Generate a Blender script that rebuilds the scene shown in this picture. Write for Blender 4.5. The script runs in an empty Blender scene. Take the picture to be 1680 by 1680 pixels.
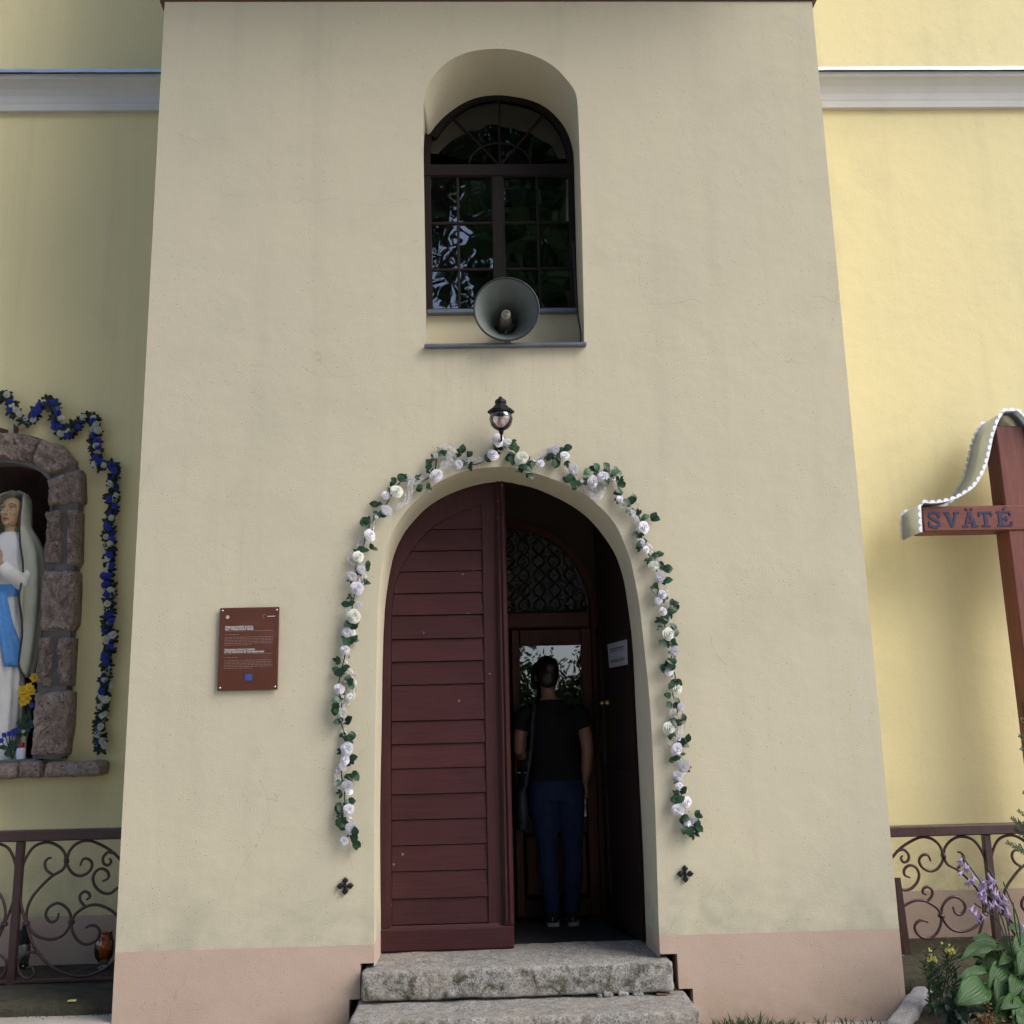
import bpy, math, random
import numpy as np
from mathutils import Vector, Matrix, noise
from mathutils.geometry import tessellate_polygon
random.seed(7); rng = np.random.default_rng(7)
sc = bpy.context.scene
col = sc.collection
R_ = math.radians

# ------------------------------------------------------------ camera
F = 1680.0; CC = 840.0
YAW, PITCH, ROLL = R_(1.914), R_(11.713), R_(-1.352)
CAM = Vector((0, -5.6, 1.6))
fwd = Vector((math.sin(YAW)*math.cos(PITCH), math.cos(YAW)*math.cos(PITCH), math.sin(PITCH)))
rt0 = Vector((math.cos(YAW), -math.sin(YAW), 0)); up0 = rt0.cross(fwd)
rt = rt0*math.cos(ROLL) + up0*math.sin(ROLL); up = up0*math.cos(ROLL) - rt0*math.sin(ROLL)
cd = bpy.data.cameras.new('camera'); cam = bpy.data.objects.new('camera', cd); col.objects.link(cam)
m = Matrix((rt, up, -fwd)).transposed().to_4x4(); m.translation = CAM
cam.matrix_world = m
cd.sensor_width = 36; cd.lens = 36*F/1680; cd.clip_end = 3000; cd.clip_start = 0.05
sc.camera = cam
# ------------------------------------------------------------ sky and sun (soft light from the open side on the right)
SUN_AZ, SUN_EL = R_(121), R_(42)           # azimuth measured from +Y towards +X
w = bpy.data.worlds.new('World'); sc.world = w; w.use_nodes = True
nt = w.node_tree; bg = nt.nodes['Background']
sky = nt.nodes.new('ShaderNodeTexSky'); sky.sky_type = 'NISHITA'; sky.sun_disc = False
sky.sun_elevation = SUN_EL; sky.sun_rotation = SUN_AZ; sky.dust_density = 2.0; sky.air_density = 0.6; sky.ozone_density = 0.0
nt.links.new(sky.outputs[0], bg.inputs[0]); bg.inputs[1].default_value = 0.15
sd = bpy.data.lights.new('sun', 'SUN'); sd.energy = 0.75; sd.angle = R_(36); sd.color = (1, .99, .97)
sun = bpy.data.objects.new('sun', sd); col.objects.link(sun); sun.location = (8, -8, 12)
sdir = Vector((math.sin(SUN_AZ)*math.cos(SUN_EL), math.cos(SUN_AZ)*math.cos(SUN_EL), math.sin(SUN_EL)))
sun.rotation_euler = (-sdir).to_track_quat('-Z', 'Y').to_euler()
sc.render.engine = 'CYCLES'
sc.cycles.adaptive_threshold = .02; sc.cycles.max_bounces = 6; sc.cycles.diffuse_bounces = 3; sc.cycles.glossy_bounces = 3; sc.cycles.transparent_max_bounces = 12; sc.cycles.transmission_bounces = 4
vs = sc.view_settings; vs.view_transform = 'Standard'; vs.look = 'None'; vs.gamma = 1; vs.exposure = 1.15
vs.use_curve_mapping = False

# ------------------------------------------------------------ helpers
def ray(x, y): return rt*((x-CC)/F) - up*((y-CC)/F) + fwd
def px(x, y, Y=0.0):
    d = ray(x, y); return CAM + d*((Y-CAM.y)/d.y)
def pz(x, y, z):
    d = ray(x, y); return CAM + d*((z-CAM.z)/d.z)

def add(o, parent=None, base=None):
    col.objects.link(o)
    if parent is not None: o.parent = parent
    return o
def root_base(o):
    while o.parent is not None: o = o.parent
    return Vector(o.location)
def mobj(name, v, f, mat, parent=None, smooth=False, flat_idx=None):
    """mesh object from world coordinates; verts made local to the thing's base"""
    v = [Vector(p) for p in v]
    off = root_base(parent) if parent is not None else Vector((0, 0, 0))
    me = bpy.data.meshes.new(name)
    me.from_pydata([tuple(p-off) for p in v], [], f); me.update()
    if smooth: me.polygons.foreach_set('use_smooth', [True]*len(me.polygons))
    if mat: me.materials.append(mat)
    o = bpy.data.objects.new(name, me); add(o, parent)
    return o
def thing(name, label, cat, loc=(0, 0, 0), group=None):
    o = bpy.data.objects.new(name, None); col.objects.link(o); o.location = loc
    o.empty_display_size = .1
    return tag(o, label, cat, group)
def tag(o, label, cat, group=None):
    o['label'] = label; o['category'] = cat
    if group: o['group'] = group
    return o
def struct(o): o['kind'] = 'structure'; return o
def inst(name, me, parent, M):
    """shared mesh at world matrix M under a parent"""
    o = bpy.data.objects.new(name, me); col.objects.link(o)
    if parent is not None:
        o.parent = parent
        M = Matrix.Translation(-root_base(parent)) @ M
    o.matrix_basis = M
    return o
def mesh(name, v, f, mat, smooth=False):
    me = bpy.data.meshes.new(name); me.from_pydata([tuple(p) for p in v], [], f); me.update()
    if smooth: me.polygons.foreach_set('use_smooth', [True]*len(me.polygons))
    if mat: me.materials.append(mat)
    return me
class MB:
    def __init__(s): s.v = []; s.f = []
    def addm(s, v, f):
        n = len(s.v); s.v += [Vector(p) for p in v]; s.f += [tuple(i+n for i in q) for q in f]; return s
    def box(s, a, b):
        x0, y0, z0 = a; x1, y1, z1 = b
        v = [(x0,y0,z0),(x1,y0,z0),(x1,y1,z0),(x0,y1,z0),(x0,y0,z1),(x1,y0,z1),(x1,y1,z1),(x0,y1,z1)]
        return s.addm(v, [(0,3,2,1),(4,5,6,7),(0,1,5,4),(1,2,6,5),(2,3,7,6),(3,0,4,7)])
    def bbox(s, a, b, r=.006):
        """box with chamfered edges"""
        x0, y0, z0 = a; x1, y1, z1 = b; r = min(r, (x1-x0)*.45, (y1-y0)*.45, (z1-z0)*.45)
        v = []; idx = {}
        for ix, X in enumerate((x0, x1)):
            for iy, Y in enumerate((y0, y1)):
                for iz, Z in enumerate((z0, z1)):
                    sx, sy, sz = (r if ix == 0 else -r), (r if iy == 0 else -r), (r if iz == 0 else -r)
                    for k, p in enumerate(((X, Y+sy, Z+sz), (X+sx, Y, Z+sz), (X+sx, Y+sy, Z))):
                        idx[(ix, iy, iz, k)] = len(v); v.append(p)
        f = []
        g = lambda a, b, c, k: idx[(a, b, c, k)]
        for ix in (0, 1): f.append([g(ix,0,0,0), g(ix,1,0,0), g(ix,1,1,0), g(ix,0,1,0)])
        for iy in (0, 1): f.append([g(0,iy,0,1), g(1,iy,0,1), g(1,iy,1,1), g(0,iy,1,1)])
        for iz in (0, 1): f.append([g(0,0,iz,2), g(1,0,iz,2), g(1,1,iz,2), g(0,1,iz,2)])
        for iy in (0, 1):
            for iz in (0, 1): f.append([g(0,iy,iz,1), g(1,iy,iz,1), g(1,iy,iz,2), g(0,iy,iz,2)])
        for ix in (0, 1):
            for iz in (0, 1): f.append([g(ix,0,iz,0), g(ix,1,iz,0), g(ix,1,iz,2), g(ix,0,iz,2)])
            for iy in (0, 1): f.append([g(ix,iy,0,0), g(ix,iy,1,0), g(ix,iy,1,1), g(ix,iy,0,1)])
        for ix in (0,1):
            for iy in (0,1):
                for iz in (0,1): f.append([g(ix,iy,iz,0), g(ix,iy,iz,1), g(ix,iy,iz,2)])
        c = Vector(((x0+x1)/2, (y0+y1)/2, (z0+z1)/2)); out = []
        for q in f:
            P = [Vector(v[i]) for i in q]; nrm = (P[1]-P[0]).cross(P[2]-P[0]); mid = sum(P, Vector())/len(P)
            out.append(q if nrm.dot(mid-c) > 0 else q[::-1])
        return s.addm(v, out)
    def tube(s, pts, rad, n=8, caps=True):
        pts = [Vector(p) for p in pts]; m_ = len(pts)
        if not hasattr(rad, '__len__'): rad = [rad]*m_
        t0 = (pts[1]-pts[0]).normalized()
        a = t0.orthogonal().normalized(); rings = []
        for i, p in enumerate(pts):
            t = (pts[min(i+1, m_-1)]-pts[max(i-1, 0)])
            t = t.normalized() if t.length > 1e-9 else t0
            a = (a - t*a.dot(t)).normalized(); b = t.cross(a); t0 = t
            r = rad[i]; r = (r, r) if not hasattr(r, '__len__') else r
            rings.append([p + a*(math.cos(2*math.pi*k/n)*r[0]) + b*(math.sin(2*math.pi*k/n)*r[1]) for k in range(n)])
        return s.loft(rings, caps)
    def loft(s, rings, caps=True, closed=True):
        n = len(rings[0]); v = [p for r in rings for p in r]; f = []
        for i in range(len(rings)-1):
            for k in range(n if closed else n-1):
                k2 = (k+1) % n
                f.append((i*n+k, i*n+k2, (i+1)*n+k2, (i+1)*n+k))
        if caps: f.append(tuple(range(n-1, -1, -1))); f.append(tuple((len(rings)-1)*n+k for k in range(n)))
        return s.addm(v, f)
    def lathe(s, prof, c, n=24, axis=(0, 0, 1), caps=False):
        ax = Vector(axis).normalized(); q = ax.to_track_quat('Z', 'Y'); c = Vector(c)
        rings = [[c + q @ Vector((r*math.cos(2*math.pi*k/n), r*math.sin(2*math.pi*k/n), h)) for k in range(n)] for r, h in prof]
        return s.loft(rings, caps)
    def sphere(s, c, r, n=12, m_=8):
        r = r if hasattr(r, '__len__') else (r, r, r); c = Vector(c)
        rings = []
        for i in range(m_+1):
            a = math.pi*(i/m_) - math.pi/2; a = max(-1.5, min(1.5, a))
            rings.append([c + Vector((r[0]*math.cos(a)*math.cos(2*math.pi*k/n), r[1]*math.cos(a)*math.sin(2*math.pi*k/n), r[2]*math.sin(a))) for k in range(n)])
        return s.loft(rings, True)
    def prism(s, poly, y0, y1):
        """polygon of (x,z) extruded between Y y0 and y1"""
        n = len(poly); tri = tessellate_polygon([[Vector((p[0], p[1], 0)) for p in poly]])
        v = [(p[0], y0, p[1]) for p in poly] + [(p[0], y1, p[1]) for p in poly]
        area = sum(poly[i][0]*poly[(i+1) % n][1]-poly[(i+1) % n][0]*poly[i][1] for i in range(n))
        f = []
        for t in tri:
            a, b, c = [Vector((poly[i][0], poly[i][1], 0)) for i in t]
            t = t if (b-a).cross(c-a).z > 0 else t[::-1]
            f.append(tuple(t)); f.append(tuple(i+n for i in t[::-1]))
        for i in range(n):
            j = (i+1) % n
            q = (i, i+n, j+n, j) if area > 0 else (i, j, j+n, i+n)
            f.append(q)
        return s.addm(v, f)
    def build(s, name, mat, parent=None, smooth=False): return mobj(name, s.v, s.f, mat, parent, smooth)
def spline(pts, n=6):
    """Catmull-Rom through points"""
    P = [Vector(p) for p in pts]; out = []
    for i in range(len(P)-1):
        p0 = P[max(i-1, 0)]; p1 = P[i]; p2 = P[i+1]; p3 = P[min(i+2, len(P)-1)]
        for k in range(n):
            t = k/n
            out.append(.5*((2*p1)+(p2-p0)*t+(2*p0-5*p1+4*p2-p3)*t*t+(3*p1-p0-3*p2+p3)*t**3))
    out.append(P[-1]); return out
def interp(tab, x):
    xs = [t[0] for t in tab]; ys = [t[1] for t in tab]; return float(np.interp(x, xs, ys))

# ------------------------------------------------------------ materials
def newmat(name):
    m = bpy.data.materials.new(name); m.use_nodes = True
    return m, m.node_tree, m.node_tree.nodes['Principled BSDF']
def N(t, typ, **kw):
    n = t.nodes.new(typ)
    for k, v in kw.items():
        if hasattr(n, k): setattr(n, k, v)
        else: n.inputs[k].default_value = v
    return n
def coords(t, kind):
    if kind == 'pos': return N(t, 'ShaderNodeNewGeometry').outputs['Position']
    return N(t, 'ShaderNodeTexCoord').outputs['Object']
def noise_n(t, co, scale, detail=4, rough=.55, dist=0):
    n = N(t, 'ShaderNodeTexNoise'); n.inputs['Scale'].default_value = scale; n.inputs['Detail'].default_value = detail
    n.inputs['Roughness'].default_value = rough; n.inputs['Distortion'].default_value = dist
    t.links.new(co, n.inputs['Vector']); return n.outputs['Fac']
def ramp(t, fac, stops):
    r = N(t, 'ShaderNodeValToRGB'); e = r.color_ramp.elements
    while len(e) < len(stops): e.new(.5)
    for i, (p, c) in enumerate(stops):
        e[i].position = p; e[i].color = (*c, 1) if hasattr(c, '__len__') else (c, c, c, 1)
    t.links.new(fac, r.inputs[0]); return r.outputs[0]
def mixc(t, fac, a, b, mode='MIX'):
    n = N(t, 'ShaderNodeMix'); n.data_type = 'RGBA'; n.blend_type = mode
    for sock, val in ((n.inputs['Factor'], fac), (n.inputs[6], a), (n.inputs[7], b)):
        if hasattr(val, 'is_linked'): t.links.new(val, sock)
        elif hasattr(val, '__len__'): sock.default_value = (*val, 1)
        else: sock.default_value = val
    return n.outputs[2]
def math_n(t, op, a, b=0.0, c=None):
    n = N(t, 'ShaderNodeMath'); n.operation = op
    for i, val in enumerate((a, b) if c is None else (a, b, c)):
        if hasattr(val, 'is_linked'): t.links.new(val, n.inputs[i])
        else: n.inputs[i].default_value = val
    return n.outputs[0]
def bump(t, b, h, strength=.3, dist=.01, prev=None):
    n = N(t, 'ShaderNodeBump'); n.inputs['Strength'].default_value = strength; n.inputs['Distance'].default_value = dist
    t.links.new(h, n.inputs['Height'])
    if prev is not None: t.links.new(prev, n.inputs['Normal'])
    t.links.new(n.outputs[0], b.inputs['Normal']); return n.outputs[0]
def plain(name, c1, c2=None, scale=8, rough=.6, bscale=60, bstr=.15, bdist=.004, kind='pos', metallic=0, rand=0, coat=0, stretch=None, spec=.5):
    m, t, b = newmat(name); co = coords(t, kind)
    if stretch:
        mp = N(t, 'ShaderNodeMapping'); mp.inputs['Scale'].default_value = stretch
        t.links.new(co, mp.inputs['Vector']); co = mp.outputs[0]
    c2 = c2 or tuple(x*.75 for x in c1)
    fac = ramp(t, noise_n(t, co, scale, 5, .6), [(.32, 0), (.68, 1)])
    c = mixc(t, fac, c1, c2)
    if rand:
        oi = N(t, 'ShaderNodeObjectInfo')
        hs = N(t, 'ShaderNodeHueSaturation'); t.links.new(c, hs.inputs['Color'])
        v = math_n(t, 'MULTIPLY_ADD', oi.outputs['Random'], rand, 1-rand/2); t.links.new(v, hs.inputs['Value'])
        c = hs.outputs[0]
    t.links.new(c, b.inputs['Base Color']); b.inputs['Roughness'].default_value = rough; b.inputs['Metallic'].default_value = metallic
    b.inputs['Specular IOR Level'].default_value = spec
    if coat: b.inputs['Coat Weight'].default_value = coat
    if bstr: bump(t, b, noise_n(t, co, bscale, 6, .65), bstr, bdist)
    return m

def stucco(name, ca, cb, pink=True, stain=(.30,.31,.22), stain_amt=.35, pits=.5, streak=False):
    m, t, b = newmat(name); co = coords(t, 'pos')
    sep = N(t, 'ShaderNodeSeparateXYZ'); t.links.new(co, sep.inputs[0]); Z = sep.outputs[2]
    big = ramp(t, noise_n(t, co, .45, 3, .6, .4), [(.35, 0), (.68, 1)])
    c = mixc(t, big, ca, cb)
    bl_n = noise_n(t, co, 1.3, 6, .62, .8)          # weathered greenish-grey blotches
    c = mixc(t, math_n(t, 'MULTIPLY', ramp(t, bl_n, [(.50, 0), (.76, 1)]), stain_amt), c, stain)
    mp = N(t, 'ShaderNodeMapping'); mp.inputs['Scale'].default_value = (6, 6, .30); t.links.new(co, mp.inputs['Vector'])
    st = ramp(t, noise_n(t, mp.outputs[0], 1.0, 3, .6), [(.52, 0), (.8, 1)])     # faint rain streaks
    c = mixc(t, math_n(t, 'MULTIPLY', st, .13), c, (.28, .25, .19))
    fine = noise_n(t, co, 150, 3, .7)
    c = mixc(t, math_n(t, 'MULTIPLY', ramp(t, fine, [(.33, 1), (.5, 0)]), .20), c, (.20, .18, .13))
    dz2 = math_n(t, 'MINIMUM', math_n(t, 'MAXIMUM', math_n(t, 'MULTIPLY_ADD', math_n(t, 'SUBTRACT', Z, .50), -2.2, 1.0), 0), 1)
    dn = noise_n(t, co, 3.6, 6, .68)                # splash dirt above the plinth
    c = mixc(t, math_n(t, 'MULTIPLY', math_n(t, 'MULTIPLY', dz2, ramp(t, dn, [(.40, 0), (.62, 1)])), .50), c, (.25, .27, .20))
    if pink:
        pk = math_n(t, 'LESS_THAN', Z, math_n(t, 'MULTIPLY_ADD', dn, .012, .508))
        pc = mixc(t, ramp(t, bl_n, [(.3, 0), (.7, 1)]), (.51, .395, .315), (.46, .355, .28))
        low = math_n(t, 'MINIMUM', math_n(t, 'MAXIMUM', math_n(t, 'MULTIPLY_ADD', Z, -2.9, 1.0), 0), 1)
        pc = mixc(t, math_n(t, 'MULTIPLY', math_n(t, 'MULTIPLY', low, ramp(t, dn, [(.35, 0), (.65, 1)])), .6), pc, (.27, .20, .12))
        pc = mixc(t, math_n(t, 'MULTIPLY', ramp(t, fine, [(.33, 1), (.5, 0)]), .25), pc, (.15, .10, .07))
        c = mixc(t, pk, c, pc)
    vo = N(t, 'ShaderNodeTexVoronoi'); vo.inputs['Scale'].default_value = 30; t.links.new(co, vo.inputs['Vector'])
    pit = math_n(t, 'MULTIPLY', math_n(t, 'LESS_THAN', vo.outputs['Distance'], .10), math_n(t, 'GREATER_THAN', dn, .50))
    c = mixc(t, math_n(t, 'MULTIPLY', pit, pits), c, (.13, .11, .08))
    if streak:
        X = sep.outputs[0]
        inx = math_n(t, 'LESS_THAN', math_n(t, 'ABSOLUTE', math_n(t, 'SUBTRACT', X, .17)), .47)
        fall = math_n(t, 'MINIMUM', math_n(t, 'MAXIMUM', math_n(t, 'MULTIPLY_ADD', math_n(t, 'SUBTRACT', Z, 3.70), 1.1, 1.0), 0), 1)
        below = math_n(t, 'LESS_THAN', Z, 3.73)
        mp2 = N(t, 'ShaderNodeMapping'); mp2.inputs['Scale'].default_value = (22, 1, .6); t.links.new(co, mp2.inputs['Vector'])
        sn = ramp(t, noise_n(t, mp2.outputs[0], 1.0, 3, .6), [(.48, 0), (.75, 1)])
        c = mixc(t, math_n(t, 'MULTIPLY', math_n(t, 'MULTIPLY', math_n(t, 'MULTIPLY', inx, below), math_n(t, 'MULTIPLY', fall, sn)), .16), c, (.20, .18, .14))
        wv = N(t, 'ShaderNodeTexVoronoi'); wv.feature = 'DISTANCE_TO_EDGE'; wv.inputs['Scale'].default_value = .75
        dv_ = N(t, 'ShaderNodeVectorMath'); dv_.operation = 'MULTIPLY_ADD'; nz_ = N(t, 'ShaderNodeTexNoise'); nz_.inputs['Scale'].default_value = 2.2; nz_.inputs['Detail'].default_value = 4; t.links.new(co, nz_.inputs['Vector'])
        t.links.new(nz_.outputs['Color'], dv_.inputs[0]); dv_.inputs[1].default_value = (.35, .35, .35); t.links.new(co, dv_.inputs[2]); t.links.new(dv_.outputs[0], wv.inputs['Vector'])
        ck = math_n(t, 'MULTIPLY', math_n(t, 'LESS_THAN', wv.outputs['Distance'], .0016), math_n(t, 'GREATER_THAN', bl_n, .54))
        c = mixc(t, math_n(t, 'MULTIPLY', ck, .16), c, (.16, .14, .10))
    t.links.new(c, b.inputs['Base Color']); b.inputs['Roughness'].default_value = .92; b.inputs['Specular IOR Level'].default_value = .2
    bn = noise_n(t, co, 130, 2, .7); bm = noise_n(t, co, 7, 2, .5)
    bump(t, b, math_n(t, 'MULTIPLY_ADD', bm, 3.0, bn), .26, .005)
    return m
M = {}
M['tower'] = stucco('cream_stucco', (.575, .53, .385), (.53, .495, .37), stain=(.40, .385, .28), stain_amt=.34, streak=True)
M['nave'] = stucco('yellow_stucco', (.76, .675, .37), (.735, .655, .37), stain=(.52, .48, .30), stain_amt=.35, pits=.25)
M['reveal'] = M['tower']
M['cornice'] = plain('cornice_white', (.62, .62, .60), (.56, .56, .53), 3, .8, 50, .2)
M['zinc'] = plain('zinc_sheet', (.55, .62, .72), (.42, .48, .58), 6, .32, 25, .08, metallic=.75)
M['darkzinc'] = plain('dark_zinc_sheet', (.26, .31, .40), (.17, .20, .27), 6, .35, 25, .08, metallic=.7)
M['brownmetal'] = plain('brown_metal', (.10, .045, .03), None, 6, .5, 40, .1)
M['black'] = plain('black_iron', (.008, .008, .009), (.014, .014, .015), 30, .6, 90, .25, kind='obj', spec=.25)
M['rail'] = plain('rail_paint', (.040, .018, .018), (.060, .030, .027), 26, .38, 120, .2, spec=.5)
def wood(name, c1, c2, rough=.5, sc=(1.2, 1, 26), bs=.25, kind='pos', chips=None):
    m, t, b = newmat(name); co = coords(t, kind)
    mp = N(t, 'ShaderNodeMapping'); mp.inputs['Scale'].default_value = sc; t.links.new(co, mp.inputs['Vector'])
    g = noise_n(t, mp.outputs[0], 3, 7, .65, .7)
    c = mixc(t, ramp(t, g, [(.35, 0), (.65, 1)]), c1, c2)
    bl = ramp(t, noise_n(t, co, 2.3, 5, .6), [(.4, 0), (.75, 1)])
    c = mixc(t, math_n(t, 'MULTIPLY', bl, .35), c, tuple(x*1.5 for x in c1))
    oi = N(t, 'ShaderNodeObjectInfo'); hs = N(t, 'ShaderNodeHueSaturation'); t.links.new(c, hs.inputs['Color'])
    t.links.new(math_n(t, 'MULTIPLY_ADD', oi.outputs['Random'], .22, .89), hs.inputs['Value']); c = hs.outputs[0]
    if chips:
        vo = N(t, 'ShaderNodeTexVoronoi'); vo.inputs['Scale'].default_value = 13; t.links.new(co, vo.inputs['Vector'])
        ch = math_n(t, 'MULTIPLY', math_n(t, 'LESS_THAN', vo.outputs['Distance'], .09), math_n(t, 'GREATER_THAN', noise_n(t, co, 5, 4), .58))
        c = mixc(t, ch, c, chips)
        cr = ramp(t, noise_n(t, mp.outputs[0], 9, 4, .6, 1.2), [(.60, 0), (.66, 1)])
        c = mixc(t, math_n(t, 'MULTIPLY', cr, .75), c, tuple(x*.35 for x in c1))
    t.links.new(c, b.inputs['Base Color']); b.inputs['Roughness'].default_value = rough; b.inputs['Specular IOR Level'].default_value = .28
    bump(t, b, g, bs, .006); return m
M['door'] = wood('oxblood_door_paint', (.056, .0165, .0180), (.038, .011, .0122), .46, chips=(.20, .13, .12))
M['door_v'] = wood('oxblood_door_paint_upright', (.054, .016, .0175), (.038, .011, .0122), .46, sc=(26, 26, 1.2), chips=(.30, .20, .18))
M['innerwood'] = wood('varnished_inner_door', (.10, .028, .014), (.055, .015, .009), .45, sc=(20, 20, 1.0))
M['innerpanel'] = wood('varnished_oak_panel', (.19, .068, .020), (.11, .036, .012), .45, sc=(16, 16, 1.0))
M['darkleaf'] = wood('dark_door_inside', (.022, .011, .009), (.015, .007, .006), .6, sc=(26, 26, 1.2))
M['winwood'] = wood('window_brown_paint', (.009, .0045, .004), (.006, .003, .003), .6, sc=(20, 20, 2))
M['crosswood'] = wood('cross_stain', (.20, .065, .045), (.13, .042, .030), .45, sc=(14, 14, 1.5))
M['crosswood_h'] = wood('cross_stain_arm', (.20, .065, .045), (.13, .042, .030), .45, sc=(1.5, 14, 14))
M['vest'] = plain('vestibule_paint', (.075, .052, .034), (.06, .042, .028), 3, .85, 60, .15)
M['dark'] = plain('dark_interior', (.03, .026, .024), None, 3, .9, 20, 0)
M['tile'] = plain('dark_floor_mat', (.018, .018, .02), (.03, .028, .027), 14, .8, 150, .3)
M['navy'] = plain('navy_letter_paint', (.006, .010, .050), (.010, .014, .070), 30, .6, 60, .1)
M['paper'] = plain('paper', (.36, .36, .39), (.31, .31, .34), 5, .7, 30, .05)
M['ink'] = plain('ink', (.03, .03, .035), None, 5, .7, 30, 0)
M['plaque'] = plain('plaque_brown', (.105, .034, .018), (.085, .028, .016), 4, .28, 40, .03, coat=.3)
M['print'] = plain('plaque_print', (.62, .60, .58), None, 5, .5, 30, 0)
M['printdim'] = plain('plaque_small_print', (.36, .24, .19), None, 60, .5, 30, 0)
M['printblue'] = plain('plaque_blue', (.03, .06, .22), (.05, .10, .33), 60, .4, 30, 0)
M['steel'] = plain('bright_steel', (.62, .63, .65), None, 8, .25, 40, .05, metallic=.9)
M['horn'] = plain('horn_grey_enamel', (.19, .22, .21), (.15, .175, .165), 9, .42, 60, .05, kind='obj')
M['hornrim'] = plain('horn_rubber_rim', (.02, .02, .022), None, 9, .5, 60, .05)
M['hornplug'] = plain('horn_plug', (.42, .40, .31), (.32, .30, .23), 30, .5, 60, .05)
M['rail_clean'] = M['rail']
def granite(name, c1, c2, c3, moss=.5, bs=.9):
    m, t, b = newmat(name); co = coords(t, 'pos')
    c = mixc(t, ramp(t, noise_n(t, co, 26, 6, .7), [(.38, 0), (.62, 1)]), c1, c2)
    c = mixc(t, ramp(t, noise_n(t, co, 110, 3, .7), [(.52, 0), (.62, 1)]), c, c3)
    c = mixc(t, math_n(t, 'MULTIPLY', ramp(t, noise_n(t, co, 3.5, 5, .6), [(.42, 0), (.7, 1)]), .55), c, (.36, .31, .24))
    if moss:
        sep = N(t, 'ShaderNodeSeparateXYZ'); g = N(t, 'ShaderNodeNewGeometry'); t.links.new(g.outputs['Normal'], sep.inputs[0])
        ms = ramp(t, noise_n(t, co, 11, 7, .75, .5), [(.47, 0), (.62, 1)])
        side = math_n(t, 'SUBTRACT', 1.0, math_n(t, 'MAXIMUM', sep.outputs[2], 0))
        c = mixc(t, math_n(t, 'MULTIPLY', math_n(t, 'MULTIPLY', ms, math_n(t, 'MULTIPLY_ADD', side, .8, .2)), moss), c, (.055, .055, .026))
    t.links.new(c, b.inputs['Base Color']); b.inputs['Roughness'].default_value = .9
    p = bump(t, b, noise_n(t, co, 55, 6, .75), bs, .014); bump(t, b, noise_n(t, co, 14, 4), .4, .02, p); return m
M['granite'] = granite('step_granite', (.46, .44, .40), (.25, .245, .23), (.08, .08, .08), 1.0)
M['granite_k'] = granite('kerb_granite', (.42, .43, .46), (.30, .31, .34), (.14, .14, .15), .35)
def rough_stone(name):
    m, t, b = newmat(name); co = coords(t, 'pos')
    c = mixc(t, ramp(t, noise_n(t, co, 18, 7, .7, .5), [(.35, 0), (.65, 1)]), (.56, .44, .37), (.27, .195, .165))
    c = mixc(t, ramp(t, noise_n(t, co, 70, 4, .7), [(.55, 0), (.66, 1)]), c, (.62, .54, .48))  # pale flecks imitate highlights on the rough crests
    c = mixc(t, ramp(t, noise_n(t, co, 48, 5, .7), [(.34, 1), (.44, 0)]), c, (.10, .07, .06))  # dark flecks imitate shade in the crevices
    oi = N(t, 'ShaderNodeObjectInfo'); hs = N(t, 'ShaderNodeHueSaturation'); t.links.new(c, hs.inputs['Color'])
    t.links.new(math_n(t, 'MULTIPLY_ADD', oi.outputs['Random'], .3, .85), hs.inputs['Value'])
    t.links.new(hs.outputs[0], b.inputs['Base Color']); b.inputs['Roughness'].default_value = .9
    bump(t, b, noise_n(t, co, 42, 5, .75, .6), 1.0, .04); return m
M['stone'] = rough_stone('pink_rough_stone')
M['mortar'] = plain('grey_mortar', (.17, .165, .165), (.11, .105, .105), 12, .9, 60, .3)
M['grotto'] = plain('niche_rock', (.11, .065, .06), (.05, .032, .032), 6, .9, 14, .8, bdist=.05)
M['terrace'] = plain('mossy_concrete', (.085, .072, .048), (.030, .034, .014), 11, .95, 45, 1.0, bdist=.03)
M['paving'] = plain('yard_paving', (.42, .39, .34), (.34, .315, .275), 3, .9, 40, .5, bdist=.012)
M['soil'] = plain('bed_soil', (.035, .026, .018), (.06, .045, .03), 18, .95, 40, 1, bdist=.03)
def petal(name, c1, c2, rough=.55, trans=.25):
    m, t, b = newmat(name); co = coords(t, 'obj')
    c = mixc(t, noise_n(t, co, 40, 3), c1, c2)
    oi = N(t, 'ShaderNodeObjectInfo'); hs = N(t, 'ShaderNodeHueSaturation'); t.links.new(c, hs.inputs['Color'])
    t.links.new(math_n(t, 'MULTIPLY_ADD', oi.outputs['Random'], .25, .85), hs.inputs['Value'])
    t.links.new(hs.outputs[0], b.inputs['Base Color']); b.inputs['Roughness'].default_value = rough
    tr = N(t, 'ShaderNodeBsdfTranslucent'); t.links.new(hs.outputs[0], tr.inputs[0])
    mx = N(t, 'ShaderNodeMixShader'); mx.inputs[0].default_value = trans
    t.links.new(b.outputs[0], mx.inputs[1]); t.links.new(tr.outputs[0], mx.inputs[2])
    t.links.new(mx.outputs[0], t.nodes['Material Output'].inputs['Surface']); return m
M['rose'] = petal('white_silk', (.80, .80, .84), (.72, .72, .78))
M['rose2'] = petal('greenish_cream_silk', (.74, .76, .68), (.66, .69, .60))
M['roseblue'] = petal('blue_silk', (.03, .065, .46), (.018, .035, .30))
M['rosecream'] = petal('cream_silk', (.66, .66, .54), (.56, .57, .47))
M['silkleaf'] = petal('green_silk_leaf', (.013, .055, .018), (.007, .032, .012), .45, .12)
M['silkleaf2'] = petal('pale_green_silk_leaf', (.03, .11, .045), (.02, .07, .03), .45, .12)
M['darkleafsilk'] = petal('dark_green_silk_leaf', (.008, .026, .012), (.006, .018, .009), .5, .08)
M['stem'] = plain('green_wire', (.02, .045, .018), None, 20, .6, 40, 0)
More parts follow.
